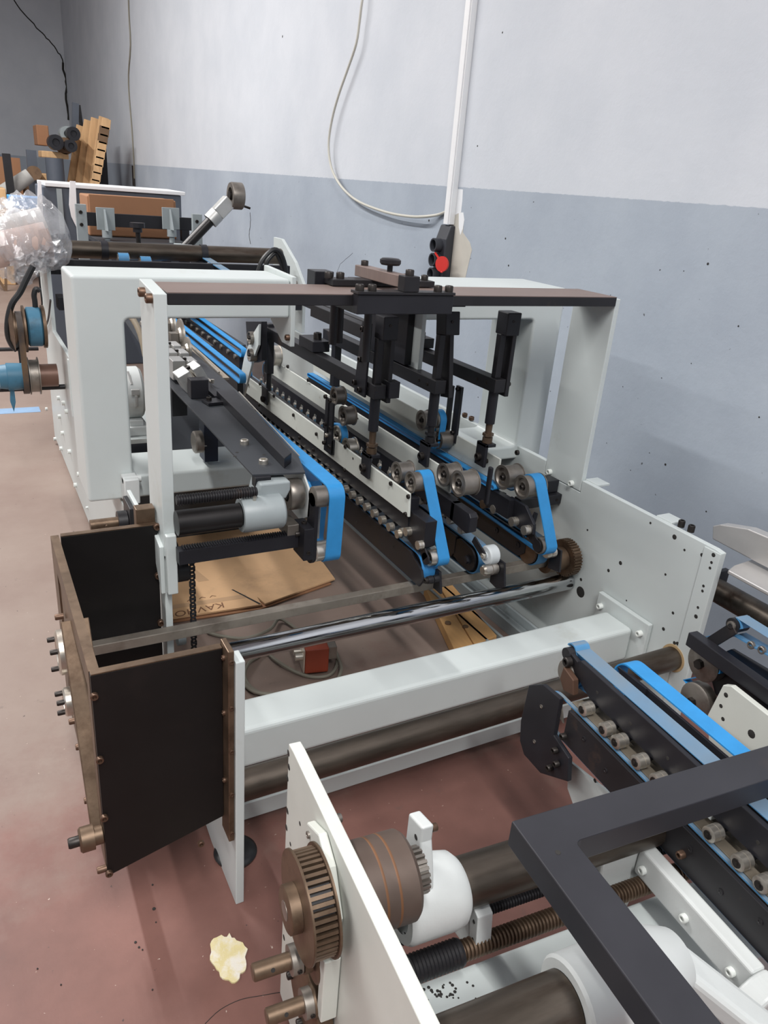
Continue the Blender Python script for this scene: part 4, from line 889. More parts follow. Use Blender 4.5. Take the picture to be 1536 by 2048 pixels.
t = thing('control_cabinet', 'dark grey control cabinet with white straps behind the cardboard box', 'cabinet', ((x0+x1)/2, 7.1, z1))
ob('body', MB().box((x0, 6.9, .0), (x1+.75, 7.5, z0)), CABGREY, t, .01)
ob('top_edge', MB().box((x0+.02, 6.88, z0+.001), (x1+.78, 7.5, z0+.03)), WHITEPL, t, .004)
ob('corner_strip', MB().box((x0+.10, 6.885, z1), (x0+.14, 6.899, z0-.01)), GREYP, t, .002)
for px0, px1, lab in ((76, 90, 'crumpled white strap'), (140, 157, 'long white strap hanging down')):
    a = fy(px0, 370, 6.86); b = fy(px1, 450, 6.86)
    P = [(a.x, a.z+.03), (b.x, a.z+.03), (b.x-.005, (a.z+b.z)/2), (b.x-.01, b.z), ((a.x+b.x)/2+.02, b.z-.06), (a.x-.01, b.z+.06), (a.x-.02, (a.z+b.z)/2)]
    ob('strap', MB().prism(P, 'y', 6.84, 6.855), CLOTH, t, 0, lab)
# leaning arm with wheel
a = fy(368, 497, 5.6); b = fy(430, 432, 5.6)
t = thing('leaning_arm', 'dark tube arm with clamp and steel wheel leaning up at the far end', 'arm', a)
ob('tube', MB().cyl(a, b, .034, n=18), DSHAFT, t)
d = (b-a).normalized()
ob('clamp', MB().cyl(b-d*.05, b+d*.02, .055, n=16), ALU, t, .003)
ob('block', MB().bar(b+d*.02, b+d*.15, .09, .09), ALU, t, .006)
c = b+d*.17+Vector((.02, 0, .02))
ob('wheel', MB().lathe([(c.x-.0, .0001), (c.x-.0, .05), (c.x-.03, .055), (c.x-.03, .085), (c.x-.02, .09), (c.x+.05, .09), (c.x+.055, .085), (c.x+.055, .0001)], (0, c.y, c.z), 'x', 26), DSTEEL, t)
ob('wheel_bolt', MB().cyl((c.x-.04, c.y, c.z), (c.x-.0, c.y, c.z), .03, n=14), BOLT, t)
ob('handle', MB().cyl(c+Vector((.05,-.02,-.06)), c+Vector((.11,-.02,-.075)), .008), BOLT, t)
ob('support_leg', MB().box((a.x-.03, 5.58, 0), (a.x+.03, 5.63, a.z-.06)), BLACK, t)
ob('base_clamp', MB().box((a.x-.06, 5.55, a.z-.06), (a.x+.05, 5.65, a.z+.03)), GREYP, t, .004)
a = fy(275, 455, 5.5); b = fy(282, 495, 5.5); b.z -= .45
t = thing('star_knob_lever', 'thin black lever with round star knob standing before the cardboard box', 'lever', b)
ob('rod', MB().cyl(b, a, .016, n=12), DSHAFT, t); ob('knob', MB().cyl(a, a+Vector((0,0,.03)), .05, n=8).cyl(a-Vector((0,0,.03)), a, .03, n=12), BLACK, t, .004)
# wrapped rolls on the far left
t = thing('wrapped_rolls', 'two rolls wrapped in clear crinkled plastic film lying on the left frame end', 'package', (.30, 4.6, 1.1))
a, b = fy(-25, 505, 4.45), fy(97, 478, 4.45); a2, b2 = fy(-20, 475, 4.6), fy(90, 445, 4.6)
ob('roll', MB().cyl(a, b, .085, n=28).cyl(b, b+(b-a).normalized()*.01, .05, n=20), mat('pale_pink_roll', (206,182,172), .6, var=.05), t, .004)
ob('roll', MB().cyl(a2, b2, .08, n=28), mat('white_paper_roll', (222,218,214), .6, var=.03), t, .004)
m = MB(); n1, n2 = 26, 34; ax = (b-a).normalized(); cen0 = (a+a2)/2-ax*.05; L = (b-a).length+.14
u = Vector((0,0,1)); w_ = ax.cross(u).normalized(); u = w_.cross(ax); vs = []
for i in range(n1+1):
    s_ = i/n1; k = max(.25, 1-(abs(s_-.5)*2)**4*.6)
    for j in range(n2):
        an = 2*math.pi*j/n2; rr = (.175+.022*math.sin(5*an+9*s_)+random.uniform(-.018,.018))*k
        vs.append(cen0+ax*(L*s_)+u*(rr*math.sin(an))*1.05+w_*(rr*math.cos(an)))
m.add(vs, [(i*n2+j, i*n2+(j+1) % n2, (i+1)*n2+(j+1) % n2, (i+1)*n2+j) for i in range(n1) for j in range(n2)], True)
ob('film', m, FILM, t, label='clear crinkled plastic film')
m = MB(); vs = []
P0 = [fy(x, y, 4.4) for x, y in ((30,545),(125,510),(122,470),(15,520),(40,580),(90,570))]
gx, gz = 14, 10
for i in range(gx+1):
    for j in range(gz+1):
        s_, q_ = i/gx, j/gz; top = P0[3].lerp(P0[2], s_); bot = P0[4].lerp(P0[1], s_)
        p = top.lerp(bot, q_)+Vector((random.uniform(-.012,.012), -.06+random.uniform(-.04,.04), random.uniform(-.012,.012))); vs.append(p)
m.add(vs, [(i*(gz+1)+j, (i+1)*(gz+1)+j, (i+1)*(gz+1)+j+1, i*(gz+1)+j+1) for i in range(gx) for j in range(gz)], True)
ob('film_tail', m, FILM, t, label='loose tail of the plastic film')
P = [fy(x, y, 4.6) for x, y in ((3,440),(28,412),(55,430),(70,460),(30,462))]
solo('white_bag', MB().prism([(p.x, p.z) for p in P], 'y', 4.62, 4.75), CLOTH, 'white plastic bag bulging behind the wrapped rolls', 'bag', P[0], bevel=.03, seg=3)
p0, p1 = fy(18, 392, 7), fy(62, 406, 7)
solo('blue_foam_block', MB().box((p0.x, 7, p1.z-.05), (fy(84,380,6.9).x-.001, 7.3, p0.z)), BLUEPL, 'bright blue foam block behind the wrapped rolls at left', 'block', (p0.x, 7.1, p1.z), bevel=.006)
# drive pulleys on the outside of the left frame
YP = 4.0
def pc(px, py): return atY(px, py, YP)
c = pc(45, 658); e = pc(88, 658); r1 = (pc(45, 622)-pc(45, 696)).length/2
t = thing('drive_pulley', 'blue drum pulley with brown flanges high on the outside of left frame', 'pulley', (c.x, YP, c.z))
def lp(px): return pc(px, 658).x
prof = [(lp(18), .0001), (lp(18), .05), (lp(26), .10), (lp(26), r1*1.0), (lp(30), r1*1.0), (lp(31), r1*.86), (lp(46), r1*.86), (lp(47), r1*1.25), (lp(51), r1*1.25), (lp(52), r1*.5), (lp(52), .0001)]
ob('grooved_wheel', MB().lathe(prof, (0, YP, c.z), 'x', 34), RUSTY, t)
ob('drum', MB().lathe([(lp(54), .0001), (lp(54), .085), (lp(57), .092), (lp(81), .092), (lp(84), .085), (lp(84), .0001)], (0, YP, c.z+.01), 'x', 30), BLUED, t, label='worn blue drum')
ob('flange', MB().cyl((lp(84.5), YP, c.z+.01), (lp(91), YP, c.z+.01), .10, n=26), RUSTY, t)
c2 = pc(60, 752); 
t = thing('drive_pulley', 'blue hub pulley with brown collar low on the outside of left frame', 'pulley', (c2.x, YP, c2.z))
r2 = (pc(60, 715)-pc(60, 788)).length/2
ob('hub', MB().lathe([(lp(-14), .0001), (lp(-14), .055), (lp(2), .06), (lp(3), .066), (lp(46), .062), (lp(47), .0001)], (0, YP, c2.z), 'x', 28), BLUED, t, label='worn blue hub')
ob('wheel', MB().lathe([(lp(47), .0001), (lp(47), r2*1.0), (lp(49), r2*1.0), (lp(50), r2*.86), (lp(66), r2*.86), (lp(67), r2), (lp(69), r2), (lp(69), .0001)], (0, YP, c2.z), 'x', 32), DSTEEL, t)
ob('collar', MB().cyl((lp(70), YP, c2.z), (lp(106), YP, c2.z), .055, n=24), mat('brown_collar', (112,84,72), .4, .3, var=.1), t)
ob('bracket', MB().prism([(lp(6),c2.z-.06),(lp(14),c2.z-.06),(lp(14),c2.z-.12),(lp(8),c2.z-.17),(lp(3),c2.z-.12)], 'y', YP-.02, YP+.02), BLUED, t)
solo('flat_belt', MB().belt(hull([(YP, c.z, r1*.9), (YP, c2.z, r2*.9)]), lp(33), lp(45), .008), mat('dark_drive_belt', (66,58,54), .6, var=.1, dirt=(120,92,60), dscale=2, d0=.5, d1=.7), 'dark flat drive belt running between the two outside pulleys', 'belt', (lp(39), YP, (c.z+c2.z)/2))
q = pc(0, 781); solo('support_rod', MB().cyl((lp(-30), YP+.02, q.z), (XL-.002, YP+.02, q.z), .013, n=12), BLACKB, 'thin dark rod crossing below the blue hub pulley', 'rod', (lp(0), YP, q.z))
q = atY(0, 699, 5.2); solo('support_rod', MB().cyl((q.x-.2, 5.2, q.z), (.38, 5.2, q.z-.0), .012, n=12), BLACKB, 'thin dark rod behind the blue drum pulley', 'rod', (q.x, 5.2, q.z))
P = [pc(x, y) for x, y in ((66,532),(52,560),(40,585),(24,608),(16,640),(16,670),(24,690),(34,700))]
solo('drive_cable', MB().path(P, .014, 8, 4), BLKCABLE, 'thick black cable looping down beside the blue drum pulley', 'cable', P[0])
P = [pc(x, y) for x, y in ((72,637),(70,605),(68,590),(72,578),(80,582))]
solo('drive_cable', MB().path(P, .012, 8, 4), BLKCABLE, 'short dark cable standing up from the blue drum pulley', 'cable', P[0])
P = [atX(x, y, XL-.012) for x, y in ((78,545),(80,570),(84,605),(84,640),(88,655),(96,640),(101,600))]
solo('thin_lead', MB().path(P, .005, 6, 4), BLKCABLE, 'thin black lead taped to the outside of the left frame', 'cable', P[0])
t = thing('tool_stand', 'thin dark trestle leg standing on the floor at far left', 'stand', (at_floor(10, 580)))
a = at_floor(12, 582); ob('leg', MB().bar(a, a+Vector((.06, 0, .62)), .05, .03).bar(a, a+Vector((-.25, 0, .5)), .04, .03).bar(a+Vector((-.3,0,.6)), a+Vector((.1,0,.6)), .05, .04), WOODD, t)

# ================================================================== junk heap in the far corner
YJ = 13.0
def jy(px, py, d=0): return atY(px, py, YJ+d)
def jbox(name, px0, py0, px1, py1, depth, m, lab, cat, d=0, bev=.01, group=None, floor=False):
    a, b = jy(px0, py0, d), jy(px1, py1, d)
    if floor: b.z = 0
    return solo(name, MB().box((a.x, YJ+d, b.z), (b.x, YJ+d+depth, a.z)), m, lab, cat, ((a.x+b.x)/2, YJ+d, b.z), group, bevel=bev)
labs = ('leaning raw timber plank, leftmost of the bright stack in the corner', 'leaning raw timber plank, second from left in the bright stack', 'leaning raw timber plank, third from left in the bright stack', 'leaning raw timber plank, rightmost and tallest of the bright stack')
for i, (tx, ty, bx, by) in enumerate(((163,252,142,382),(178,241,158,382),(192,237,173,382),(208,235,186,382))):
    a, b = jy(tx, ty, -.1*i), jy(bx, by, -.1*i); d = (b-a).normalized(); b = a+d*((a.z+.0)/-d.z)
    solo('timber_plank', MB().bar(b+Vector((0,-.0,.02)), a, .135, .05, (0,1,0)), WOOD, labs[i], 'plank', b, 'timber planks leaning in the corner', bevel=.004)
t = thing('timber_stack', 'stack of short timber ends along the right edge of the leaning planks', 'timber', jy(190, 380, -.55))
for i in range(9):
    s_ = i/8; a = jy(211-22*s_, 248+120*s_, -.55)
    ob('end_piece', MB().cbox(a, (.12, .10, .13), Matrix.Rotation(.17, 3, 'Y')), WOODD if i in (1,2) else WOOD, t, .004)
a = jy(210, 248, -.48); b = jy(188, 372, -.48); d = (b-a).normalized(); b = a+d*(a.z/-d.z)
ob('backing_board', MB().bar(b, a, .10, .03, (0,1,0)), WOOD, t, .002)
a, b = jy(200, 330, .5), jy(212, 262, .5)
jbox('dark_board', 190, 255, 219, 400, .08, BLACK, 'black upright board behind the timber planks', 'board', .6, floor=True)  # plain black upright slab right behind the planks
jbox('cardboard_box', 72, 249, 100, 292, .5, CARDB, 'open brown cardboard box on top of the junk heap', 'box', -.1)
for i, (px, py, r, m_, lab) in enumerate(((133,268,.10,GREYP,'grey pipe fitting on top of the junk heap beside the box, uppermost'),(128,292,.11,WOODD,'brownish pipe fitting in the junk heap below the grey one'),(145,268,.09,BLACK,'black round fitting beside the planks'),(110,285,.10,BLACK,'black round fitting beside the brown box'),(140,292,.08,BLACK,'black round fitting just above the wooden beam'))):
    c = jy(px, py, -.15-.12*i); t = thing('pipe_fitting', lab, 'fitting', c)
    ob('body', MB().lathe([(-.10, .0001), (-.10, r*.45), (-.13, r*.5), (-.13, r), (.10, r), (.12, r*.9), (.12, .0001)], c, 'y', 20), m_, t)
jbox('wooden_beam', 83, 301, 138, 319, .5, WOOD, 'short thick wooden beam lying across the junk heap', 'beam', -.4)
jbox('wooden_beam', 72, 346, 122, 364, .4, WOOD, 'lower wooden beam in the junk heap beside the dark drum', 'beam', -.4)
c = jy(110, 338, -.55); solo('dark_drum', MB().cyl(Vector((c.x, c.y, .0)), c+Vector((0,0,.14)), .12, n=24), CABGREY, 'dark glossy drum standing in the junk heap', 'drum', c)
c = jy(117, 349, -.25); solo('white_canister', MB().cyl(Vector((c.x,c.y,jy(100,346,-.4).z)), c+Vector((0,0,.06)), .035, n=16), CLOTH, 'small white canister beside the dark drum', 'canister', c)
a, b = jy(62, 300, -.3), jy(70, 400, -.3); b = a+(b-a)*(a.z/(a.z-b.z)); solo('dark_post', MB().bar(b, a, .13, .08, (0,1,0)), CABGREY, 'dark grey post leaning in the middle of the junk heap', 'post', b)
a, b = jy(12, 307, -.8), jy(26, 420, -.8); b = a+(b-a)*(a.z/(a.z-b.z)); solo('dark_post', MB().bar(b, a, .10, .06, (0,1,0)), BLACKB, 'dark post leaning at the left edge of the junk heap', 'post', b)
jbox('brown_cardboard', -12, 312, 48, 400, .04, CARDB, 'brown cardboard panel at the left end of the junk heap', 'panel', .1, 0, floor=True)
a, b = jy(60, 350, -.6), jy(-5, 395, -.6); solo('fabric_roll', MB().cyl(a, b, .09, .11, n=18), mat('grey_fabric', (170,168,164), .85, var=.08), 'pale grey fabric roll lying in the junk heap at left', 'roll', b)
a = jy(68, 346, -.55); solo('round_weight', MB().cyl(a+Vector((0,-.1,0)), a+Vector((0,.1,0)), .09, n=18), WOODD, 'dark brown round end at the tip of the fabric roll', 'disc', a)
for i, (x0, y0, x1, y1, lab) in enumerate(((151,206,150,262,'thick black stick standing upright above the planks'),(157,210,164,262,'thin black stick leaning against the wall above the planks'))):
    a, b = jy(x0, y0, .3+.3*i), jy(x1, y1, .3+.3*i); d = (b-a).normalized(); b = a+d*(a.z/-d.z)
    solo('black_stick', MB().bar(b, a, .09 if i == 0 else .05, .06, (0,1,0)), CABGREY if i == 0 else BLACKB, lab, 'stick', b)
jbox('junk_pallet', 35, 365, 125, 425, .8, WOODD, 'dark wooden pallet base under the junk heap', 'pallet', .2, floor=True)
jbox('tan_crate', -20, 375, 18, 440, .5, WOOD, 'tan wooden crate at the lower left of the junk heap', 'crate', -1.2, floor=True)
# ================================================================== the near section, standing slightly askew
def nX(px, py, u): return atX(px, py, u, 1)
def nY(px, py, v): return atY(px, py, v, 1)
def nZ(px, py, z): return atZ(px, py, z, 1)
UL = .332
t = thing('near_side_plate', 'white side plate nearest the camera carrying the toothed pulley', 'machine frame', (UL+.01, .6, 0), near=True)
ob('plate', MB().prism([(1.02,.03),(1.018,.69),(.99,.694),(.30,.712),(.30,.03)], 'x', UL, UL+.022), WHITED, t, .002)
for px, py in ((577,1506),(578,1534),(575,1556),(575,1622),(573,1655),(571,1725),(569,1840),(568,1875)):
    hole(t, nX(px, py, UL), '-x', .006)
for px, py in ((600,1647),(581,1688)): hole(t, nX(px, py, UL), '-x', .004)
q = nX(740, 1960, UL)
PC = (.77, .597)
ob('bearing_block', MB().prism([(.865,.66),(.86,.53),(.735,.52),(.725,.60),(.765,.665),(.81,.688)], 'x', UL-.0155, UL-.001), WHITED, t, .003, 'white bearing block behind the pulley')
for v, z in ((.85,.648),(.745,.535)): bolt(t, (UL-.0155, v, z), '-x', .006, .004, DSTEEL)
ob('gusset', MB().box((UL-.028, .722, .38), (UL-.001, .742, .519)), WHITED, t, .002)
# toothed pulley
def tooth_ring(c, u0, u1, r, n, th, h, m, name, parent):
    mb = MB()
    for i in range(n):
        a = 2*math.pi*i/n; mb.cbox(((u0+u1)/2, c[0]+(r+h/2)*math.cos(a), c[1]+(r+h/2)*math.sin(a)), (u1-u0, h, th), Matrix.Rotation(a, 3, 'X'))
    o = ob(name, mb, m, parent); o['kind'] = 'stuff'; return o
tp = thing('toothed_belt_pulley', 'big brown toothed belt pulley on the left face of the near white plate', 'pulley', (.28, PC[0], PC[1]), near=True)
ob('body', MB().cyl((.2765, PC[0], PC[1]), (.3115, PC[0], PC[1]), .070, n=48), BLACKB, tp)
tooth_ring(PC, .2768, .3112, .068, 46, .0056, .0105, RUSTY, 'teeth', tp)
for u0_, u1_ in ((.2725,.2762),(.3118,.3155)):
    ob('flange', MB().lathe([(u0_, .0001), (u0_, .0825), (u0_+.001, .0835), (u1_, .0835), (u1_, .0001)], (0, PC[0], PC[1]), 'x', 48), RUSTY, tp)
ob('boss', MB().lathe([(.254, .0001), (.254, .033), (.256, .036), (.2722, .036), (.2722, .0001)], (0, PC[0], PC[1]), 'x', 32), RUSTY, tp)
ob('shaft_end', MB().cyl((.2532, PC[0]-.0, PC[1]), (.2539, PC[0], PC[1]), .015, n=24), DSTEEL, tp)
dp = thing('clutch_drum', 'dull brown drum and small gear on the right face of the near white plate', 'drum', (.42, PC[0], PC[1]), near=True)
BRDRUM = mat('brown_drum', (98,84,76), .5, .4, var=.2, dirt=(140,92,60), dscale=4, d0=.7, d1=.85)
ob('drum', MB().lathe([(.356, .0001), (.356, .066), (.360, .070), (.448, .070), (.454, .065), (.454, .0001)], (0, PC[0], PC[1]), 'x', 44), BRDRUM, dp)
for du in (.392, .414): ob('rust_ring', MB().lathe([(du, .0700), (du+.001, .0703), (du+.003, .0703), (du+.004, .0700)], (0, PC[0], PC[1]), 'x', 44), mat('rust_ring', (116,80,54), .6, .2, var=.2), dp)
ob('gear_core', MB().cyl((.4545, PC[0], PC[1]), (.482, PC[0], PC[1]), .031, n=32), DSTEEL, dp)
tooth_ring(PC, .4548, .4815, .030, 22, .005, .007, DSTEEL, 'teeth', dp)
bolt(dp, (.3545, .86, .655), 'x', .008, .02, DSTEEL)
# stub shafts and flange disc
for i, (v, z, lab) in enumerate(((.78,.468,'upper brown stub shaft with collar sticking out left of the near white plate'),(.76,.382,'lower brown stub shaft with collar sticking out left of the near white plate'))):
    s_ = thing('stub_shaft', lab, 'shaft', (.25, v, z), 'stub shafts on the near white plate', near=True)
    o_ = .018*i
    ob('shaft', MB().lathe([(.208+o_, .0001), (.208+o_, .0115), (.210+o_, .0135), (.30, .0135)], (0, v, z), 'x', 22), RUSTY, s_)
    ob('collar', MB().lathe([(.268+o_, .0135), (.268+o_, .0235), (.285+o_, .0235), (.285+o_, .0135)], (0, v, z), 'x', 26), DSTEEL, s_)
    ob('collar', MB().lathe([(.2865+o_, .0135), (.2865+o_, .026), (.299+o_*.1, .026), (.299+o_*.1, .0135)], (0, v, z), 'x', 26), RUSTY, s_)
    ob('pin_hole', MB().cyl((.238+o_, v-.0118, z+.0072), (.238+o_, v-.0105, z+.0064), .0035, n=10), HOLE, s_)
    bolt(s_, (.278+o_, v-.0235, z), '-y', .004, .002)
    if i == 0: ob('bearing_flange', MB().cyl((.303, v, z), (.331, v, z), .045, n=30), RUSTY, s_)
fd = thing('flange_disc', 'round brown flange disc bolted to the near white plate behind the stub shafts', 'disc', (.31, .80, .32), near=True)
ob('disc', MB().lathe([(.302, .0001), (.302, .074), (.305, .078), (.330, .078), (.330, .0001)], (0, .805, .330), 'x', 40), RUSTY, fd)
for k in range(5):
    a = .9+2*math.pi*k/5; bolt(fd, (.302, .805+.062*math.cos(a), .330+.062*math.sin(a)), '-x', .007, .009)
# spindles, shafts
screw('threaded_spindle', (UL+.024, .75, .386), (1.6, .75, .386), .0185, .0075, RUSTY, 'thick brown threaded spindle under the cast clamp, near the camera', near=True)
ns = []
for i in range(24): ns += [(.40+i*.0070, .0225), (.40+i*.0070+.004, .0248)]
solo('threaded_nut', MB().lathe([(.399, .0188)]+ns+[(.571, .0225), (.571, .0188)], (0, .75, .386), 'x', 28), BLACKB, 'black ribbed nut on the thick brown spindle beside the near white plate', 'nut', (.48, .75, .386), near=True)
screw('threaded_spindle', (UL+.12, .79, .412), (1.6, .79, .412), .0105, .006, BLACKB, 'thin dark threaded spindle just below the big dull tube', near=True)
t = thing('carriage_tube', 'big dull steel tube running from the white cast clamp to the right', 'tube', (1.0, .80, .49), near=True)
ob('tube', MB().cyl((.5805, .80, .49), (1.75, .80, .49), .0445, n=36), SHAFT, t)
t = thing('carriage_tube', 'big dull steel tube along the bottom edge, nearest the camera', 'tube', (.45, .525, .55), near=True)
ob('tube', MB().cyl((UL+.024, .525, .55), (.597, .525, .55), .046, n=36), SHAFT, t)
t = thing('white_cross_beam', 'white lower cross beam with black specks under the thick spindle', 'beam', (1.0, .6, .2), near=True)
ob('beam', MB().box((UL+.024, .58, .20), (1.78, .758, .33)), WHITE, t, .008, seg=3)
for i in range(40):
    q = nZ(random.gauss(880, 30), random.gauss(1980, 14), .33)
    if .60 < q.y < .745: place('grease_speck', ('gs', i % 3), lambda: MB().lathe([(.0002, .0018+.0007*(i % 3)), (.0008, .001), (.001, .0001)], (0,0,0), 'z', 7), HOLE, t, q, 'z')
# cast clamp
t = thing('cast_clamp', 'white cast clamp with two ears round the big dull tube', 'clamp', (.55, .80, .44), near=True)
ob('barrel', MB().lathe([(.462, .045), (.462, .062), (.470, .066), (.550, .066), (.570, .062), (.580, .052), (.580, .045)], (0, .80, .487), 'x', 36), WHITEC, t)
ob('upper_ear', MB().prism(rounded([(.765,.535),(.775,.58),(.792,.628),(.792,.660),(.842,.645),(.842,.535)], (1,), .02), 'x', .488, .510), WHITEC, t, .004, seg=3)
P = [nX(560+x/3.34, 1580+y/3.34, .598) for x, y in ((1040,640),(1120,660),(1170,690),(1225,780),(1270,855),(1310,870),(1300,1080),(1240,1060),(1190,990),(1140,920),(1040,900))]
ob('lower_ear', MB().prism([(p.y, p.z) for p in P], 'x', .598, .616), WHITEC, t, .004, seg=3)
P = [nX(560+x/3.34, 1580+y/3.34, .598) for x, y in ((1285,760),(1325,855),(1310,1080),(1265,1070),(1265,850))]
ob('ear_pad', MB().prism([(p.y, p.z) for p in P], 'x', .597, .628), WHITEC, t, .002)
hole(t, (.4878, .808, .625), '-x', .005); hole(t, nX(948, 1843, .5968), '-x', .0035); hole(t, nX(946, 1878, .5968), '-x', .003)
bolt(t, (.510, .80, .645), 'x', .007, .010, RBOLT)
# carriage under the black frame
t = thing('cast_carriage', 'white cast carriage bracket with three bolts under the black frame', 'carriage', (.95, .64, .40), near=True)
ob('bar', MB().box((.972, .50, .400), (1.004, .775, .466)), WHITEC, t, .006, seg=3)
P = [nY(980+x/1.712, 1440+y/1.712, .776) for x, y in ((575,405),(510,440),(415,465),(385,500),(378,545),(400,590),(470,650),(505,560),(540,500))]
ob('web', MB().prism([(p.x, p.z) for p in P], 'y', .776, .796), WHITEC, t, .006, seg=3)
ob('drive_block', MB().box((.86, .44, .22), (.966, .574, .36)), BLACK, t, .003, label='black block under the bar')
for v, z in ((.752,.428),(.641,.428),(.532,.428)): bolt(t, (.972, v, z), '-x', .0085, .009, WBOLT)
ob('barrel', MB().lathe([(.598, .046), (.598, .060), (.603, .064), (.70, .064), (.76, .060), (.80, .045), (.815, .02), (.815, .0001)], (0, .525, .55), 'x', 36), WHITEC, t)
ob('lower_arm', MB().bar((.77, .56, .565), (.885, .40, .50), .05, .045), WHITEC, t, .012, seg=3)
ob('end_web', MB().prism(rounded([(1.0, .470), (.965, .470), (.93, .44), (.92, .37), (1.0, .36)], (1,2), .02), 'y', .455, .499), WHITEC, t, .007, seg=3)
# black frame
zf = .775
p0 = nZ(1023, 1642, zf); pi = nZ(1150, 1682, zf)
u0, v0 = p0.x, p0.y; ui, vi = pi.x, pi.y
fo = rounded([(u0, v0), (1.45, v0), (1.45, vi), (ui, vi), (ui, .08), (u0, .08)], (3,), .012)
t = thing('black_guard_frame', 'thick black L-shaped guard bar frame in the right foreground', 'frame', (u0+.1, v0-.1, zf-.045), near=True)
BLACKF = mat('satin_black_frame', (50,50,55), .42, .25, var=.14, scale=6, dirt=(78,66,60), dscale=4, d0=.6, d1=.9)
ob('frame', MB().prism(fo, 'z', zf-.045, zf), BLACKF, t, .002)
q = nZ(1116, 1705, zf); hole(t, (q.x, q.y, zf), 'z', .004)
# near conveyors
def nbelt(parent, pts, x0, x1, m=BELT, name='belt'): return ob(name, MB().belt(pts, x0, x1, .0035), m, parent)
U = 1.03
t = thing('near_conveyor', 'near belt conveyor with black end plate and big exposed rollers, leftmost of three', 'conveyor', (U, .8, .36), 'near belt conveyors', near=True)
P = [nX(x, y, 1.015) for x, y in ((1062,1370),(1090,1368),(1125,1397),(1112,1470),(1142,1515),(1140,1562),(1085,1545),(1052,1508),(1044,1480),(1046,1440))]
ob('end_plate', MB().prism([(p.y, p.z) for p in P], 'x', 1.008, 1.02), BLACK, t, .002)
for px, py in ((1130,1472),(1113,1500),(1116,1527),(1102,1535)): bolt(t, nX(px, py, 1.006), '-x', .008, .012)
for px, py in ((1083,1413),(1069,1483)): bolt(t, nX(px, py, 1.008), '-x', .005, .002, DSTEEL)
zb = .556
nbelt(t, hull([(1.13, zb-.052, .05), (.10, zb-.052, .05)]), 1.0225, 1.031, BELTM, 'lower_belt')
ob('nose_cap', MB().prism(arc(1.13, zb-.052, .044, 20, 100, 8)+[(1.10,.50)], 'x', 1.018, 1.0215), STEEL, t)
ob('side_beam', MB().box((1.012, .10, zb-.092), (1.0215, 1.085, zb-.006)), BLACKB, t, .001)
for i in range(12):
    v = 1.02-i*.08; bolt(t, (1.012, v, zb-.035-.02*(i % 2)), '-x', .006, .0015, BLACKB)
bolt(t, nX(1366, 1708, 1.012), '-x', .008, .012, RBOLT)
ob('top_bed', MB().box((1.0315, .10, zb-.03), (1.10, 1.10, zb+.002)), mat('dusty_bed', (112,104,92), .6, .3, var=.12), t, .001)
for px, py in ((1175,1402),(1216,1443),(1241,1470),(1283,1507),(1322,1541),(1431,1649),(1490,1703),(1536,1745),(1375,1600)):
    p = nX(px, py, 1.03); 
    r_ = ob('support_roller', MB().lathe([(1.018, .006), (1.018, .0105), (1.020, .0152), (1.033, .0152), (1.034, .0132), (1.035, .0152), (1.045, .0152), (1.045, .0001)], (0, p.y, zb+.018), 'x', 24), STEEL, t)
    ob('roller_screw', MB().lathe([(1.0165, .0001), (1.0165, .0085), (1.0195, .0095)], (0, p.y, zb+.018), 'x', 12).cyl((1.0165, p.y, zb+.018), (1.014, p.y, zb+.018), .004, n=6), BOLT, r_)
    ob('roller_axle', MB().cyl((1.0452, p.y, zb+.02), (1.070, p.y+.004, zb+.024), .009, n=12), BLACKB, r_)
for v in (.80, .72, .53, .45, .37): ob('tab', MB().box((1.055, v-.012, zb+.012), (1.072, v+.012, zb+.03)), WHITE, t, .002, 'small white tab')
ob('upper_beam', MB().prism([(1.13,.645),(1.13,.61),(1.07,.585),(.10,.585),(.10,.652),(1.12,.652)], 'x', 1.050, 1.062), BLACK, t, .0015)
for i in range(8): hole(t, (1.050, 1.05-i*.11, .615), '-x', .004)
nbelt(t, arc(1.172, .642, .018, 30, 130, 6)+arc(1.160, .590, .036, 170, 250, 8)+[(1.12,.575),(.95,.60),(.10,.60),(.10,.660)], 1.0635, 1.104, BELTM, 'upper_belt')
ob('front_pulley', MB().lathe([(1.045, .0001), (1.045, .026), (1.05, .032), (1.104, .032)], (0, 1.158, .592), 'x', 28), DSTEEL, t)
ob('front_block', MB().prism([(1.15,.62),(1.11,.61),(1.10,.575),(1.135,.565),(1.155,.585)], 'x', 1.030, 1.046), mat('dark_rusty_block', (84,62,50), .5, .3, var=.2), t, .002)
ob('top_roller', MB().cyl((1.046, 1.168, .640), (1.104, 1.168, .640), .015, n=20), BLACKB, t); bolt(t, (1.046, 1.150, .632), '-x', .012, .014)
ob('top_block', MB().bar((1.056, 1.165, .632), (1.056, 1.10, .618), .012, .035, (0,1,0)), BLACKB, t, .001)
P = [nX(x, y, 1.06) for x, y in ((1142,1520),(1230,1590),(1290,1660),(1170,1660),(1140,1575))]
ob('cross_plate', MB().prism([(p.y, p.z) for p in P], 'x', 1.052, 1.06), WHITE, t, .001, 'white plate under the belt')
hole(t, nX(1190, 1561, 1.052), '-x', .005)
t = thing('near_conveyor', 'near belt conveyor with bright clean blue belt, middle one of three', 'conveyor', (1.17, .7, .40), 'near belt conveyors', near=True)
zc = .650
nbelt(t, hull([(1.07, zc-.045, .043), (.10, zc-.045, .043)]), 1.148, 1.190, BELT)
ob('side_beam', MB().box((1.142, .10, zc-.09), (1.148, 1.06, zc-.012)), BLACK, t, .001)
ob('inner_block', MB().prism([(1.095,zc-.015),(1.0,zc-.01),(1.0,zc-.04),(1.06,zc-.05)], 'x', 1.138, 1.142), BLACK, t)
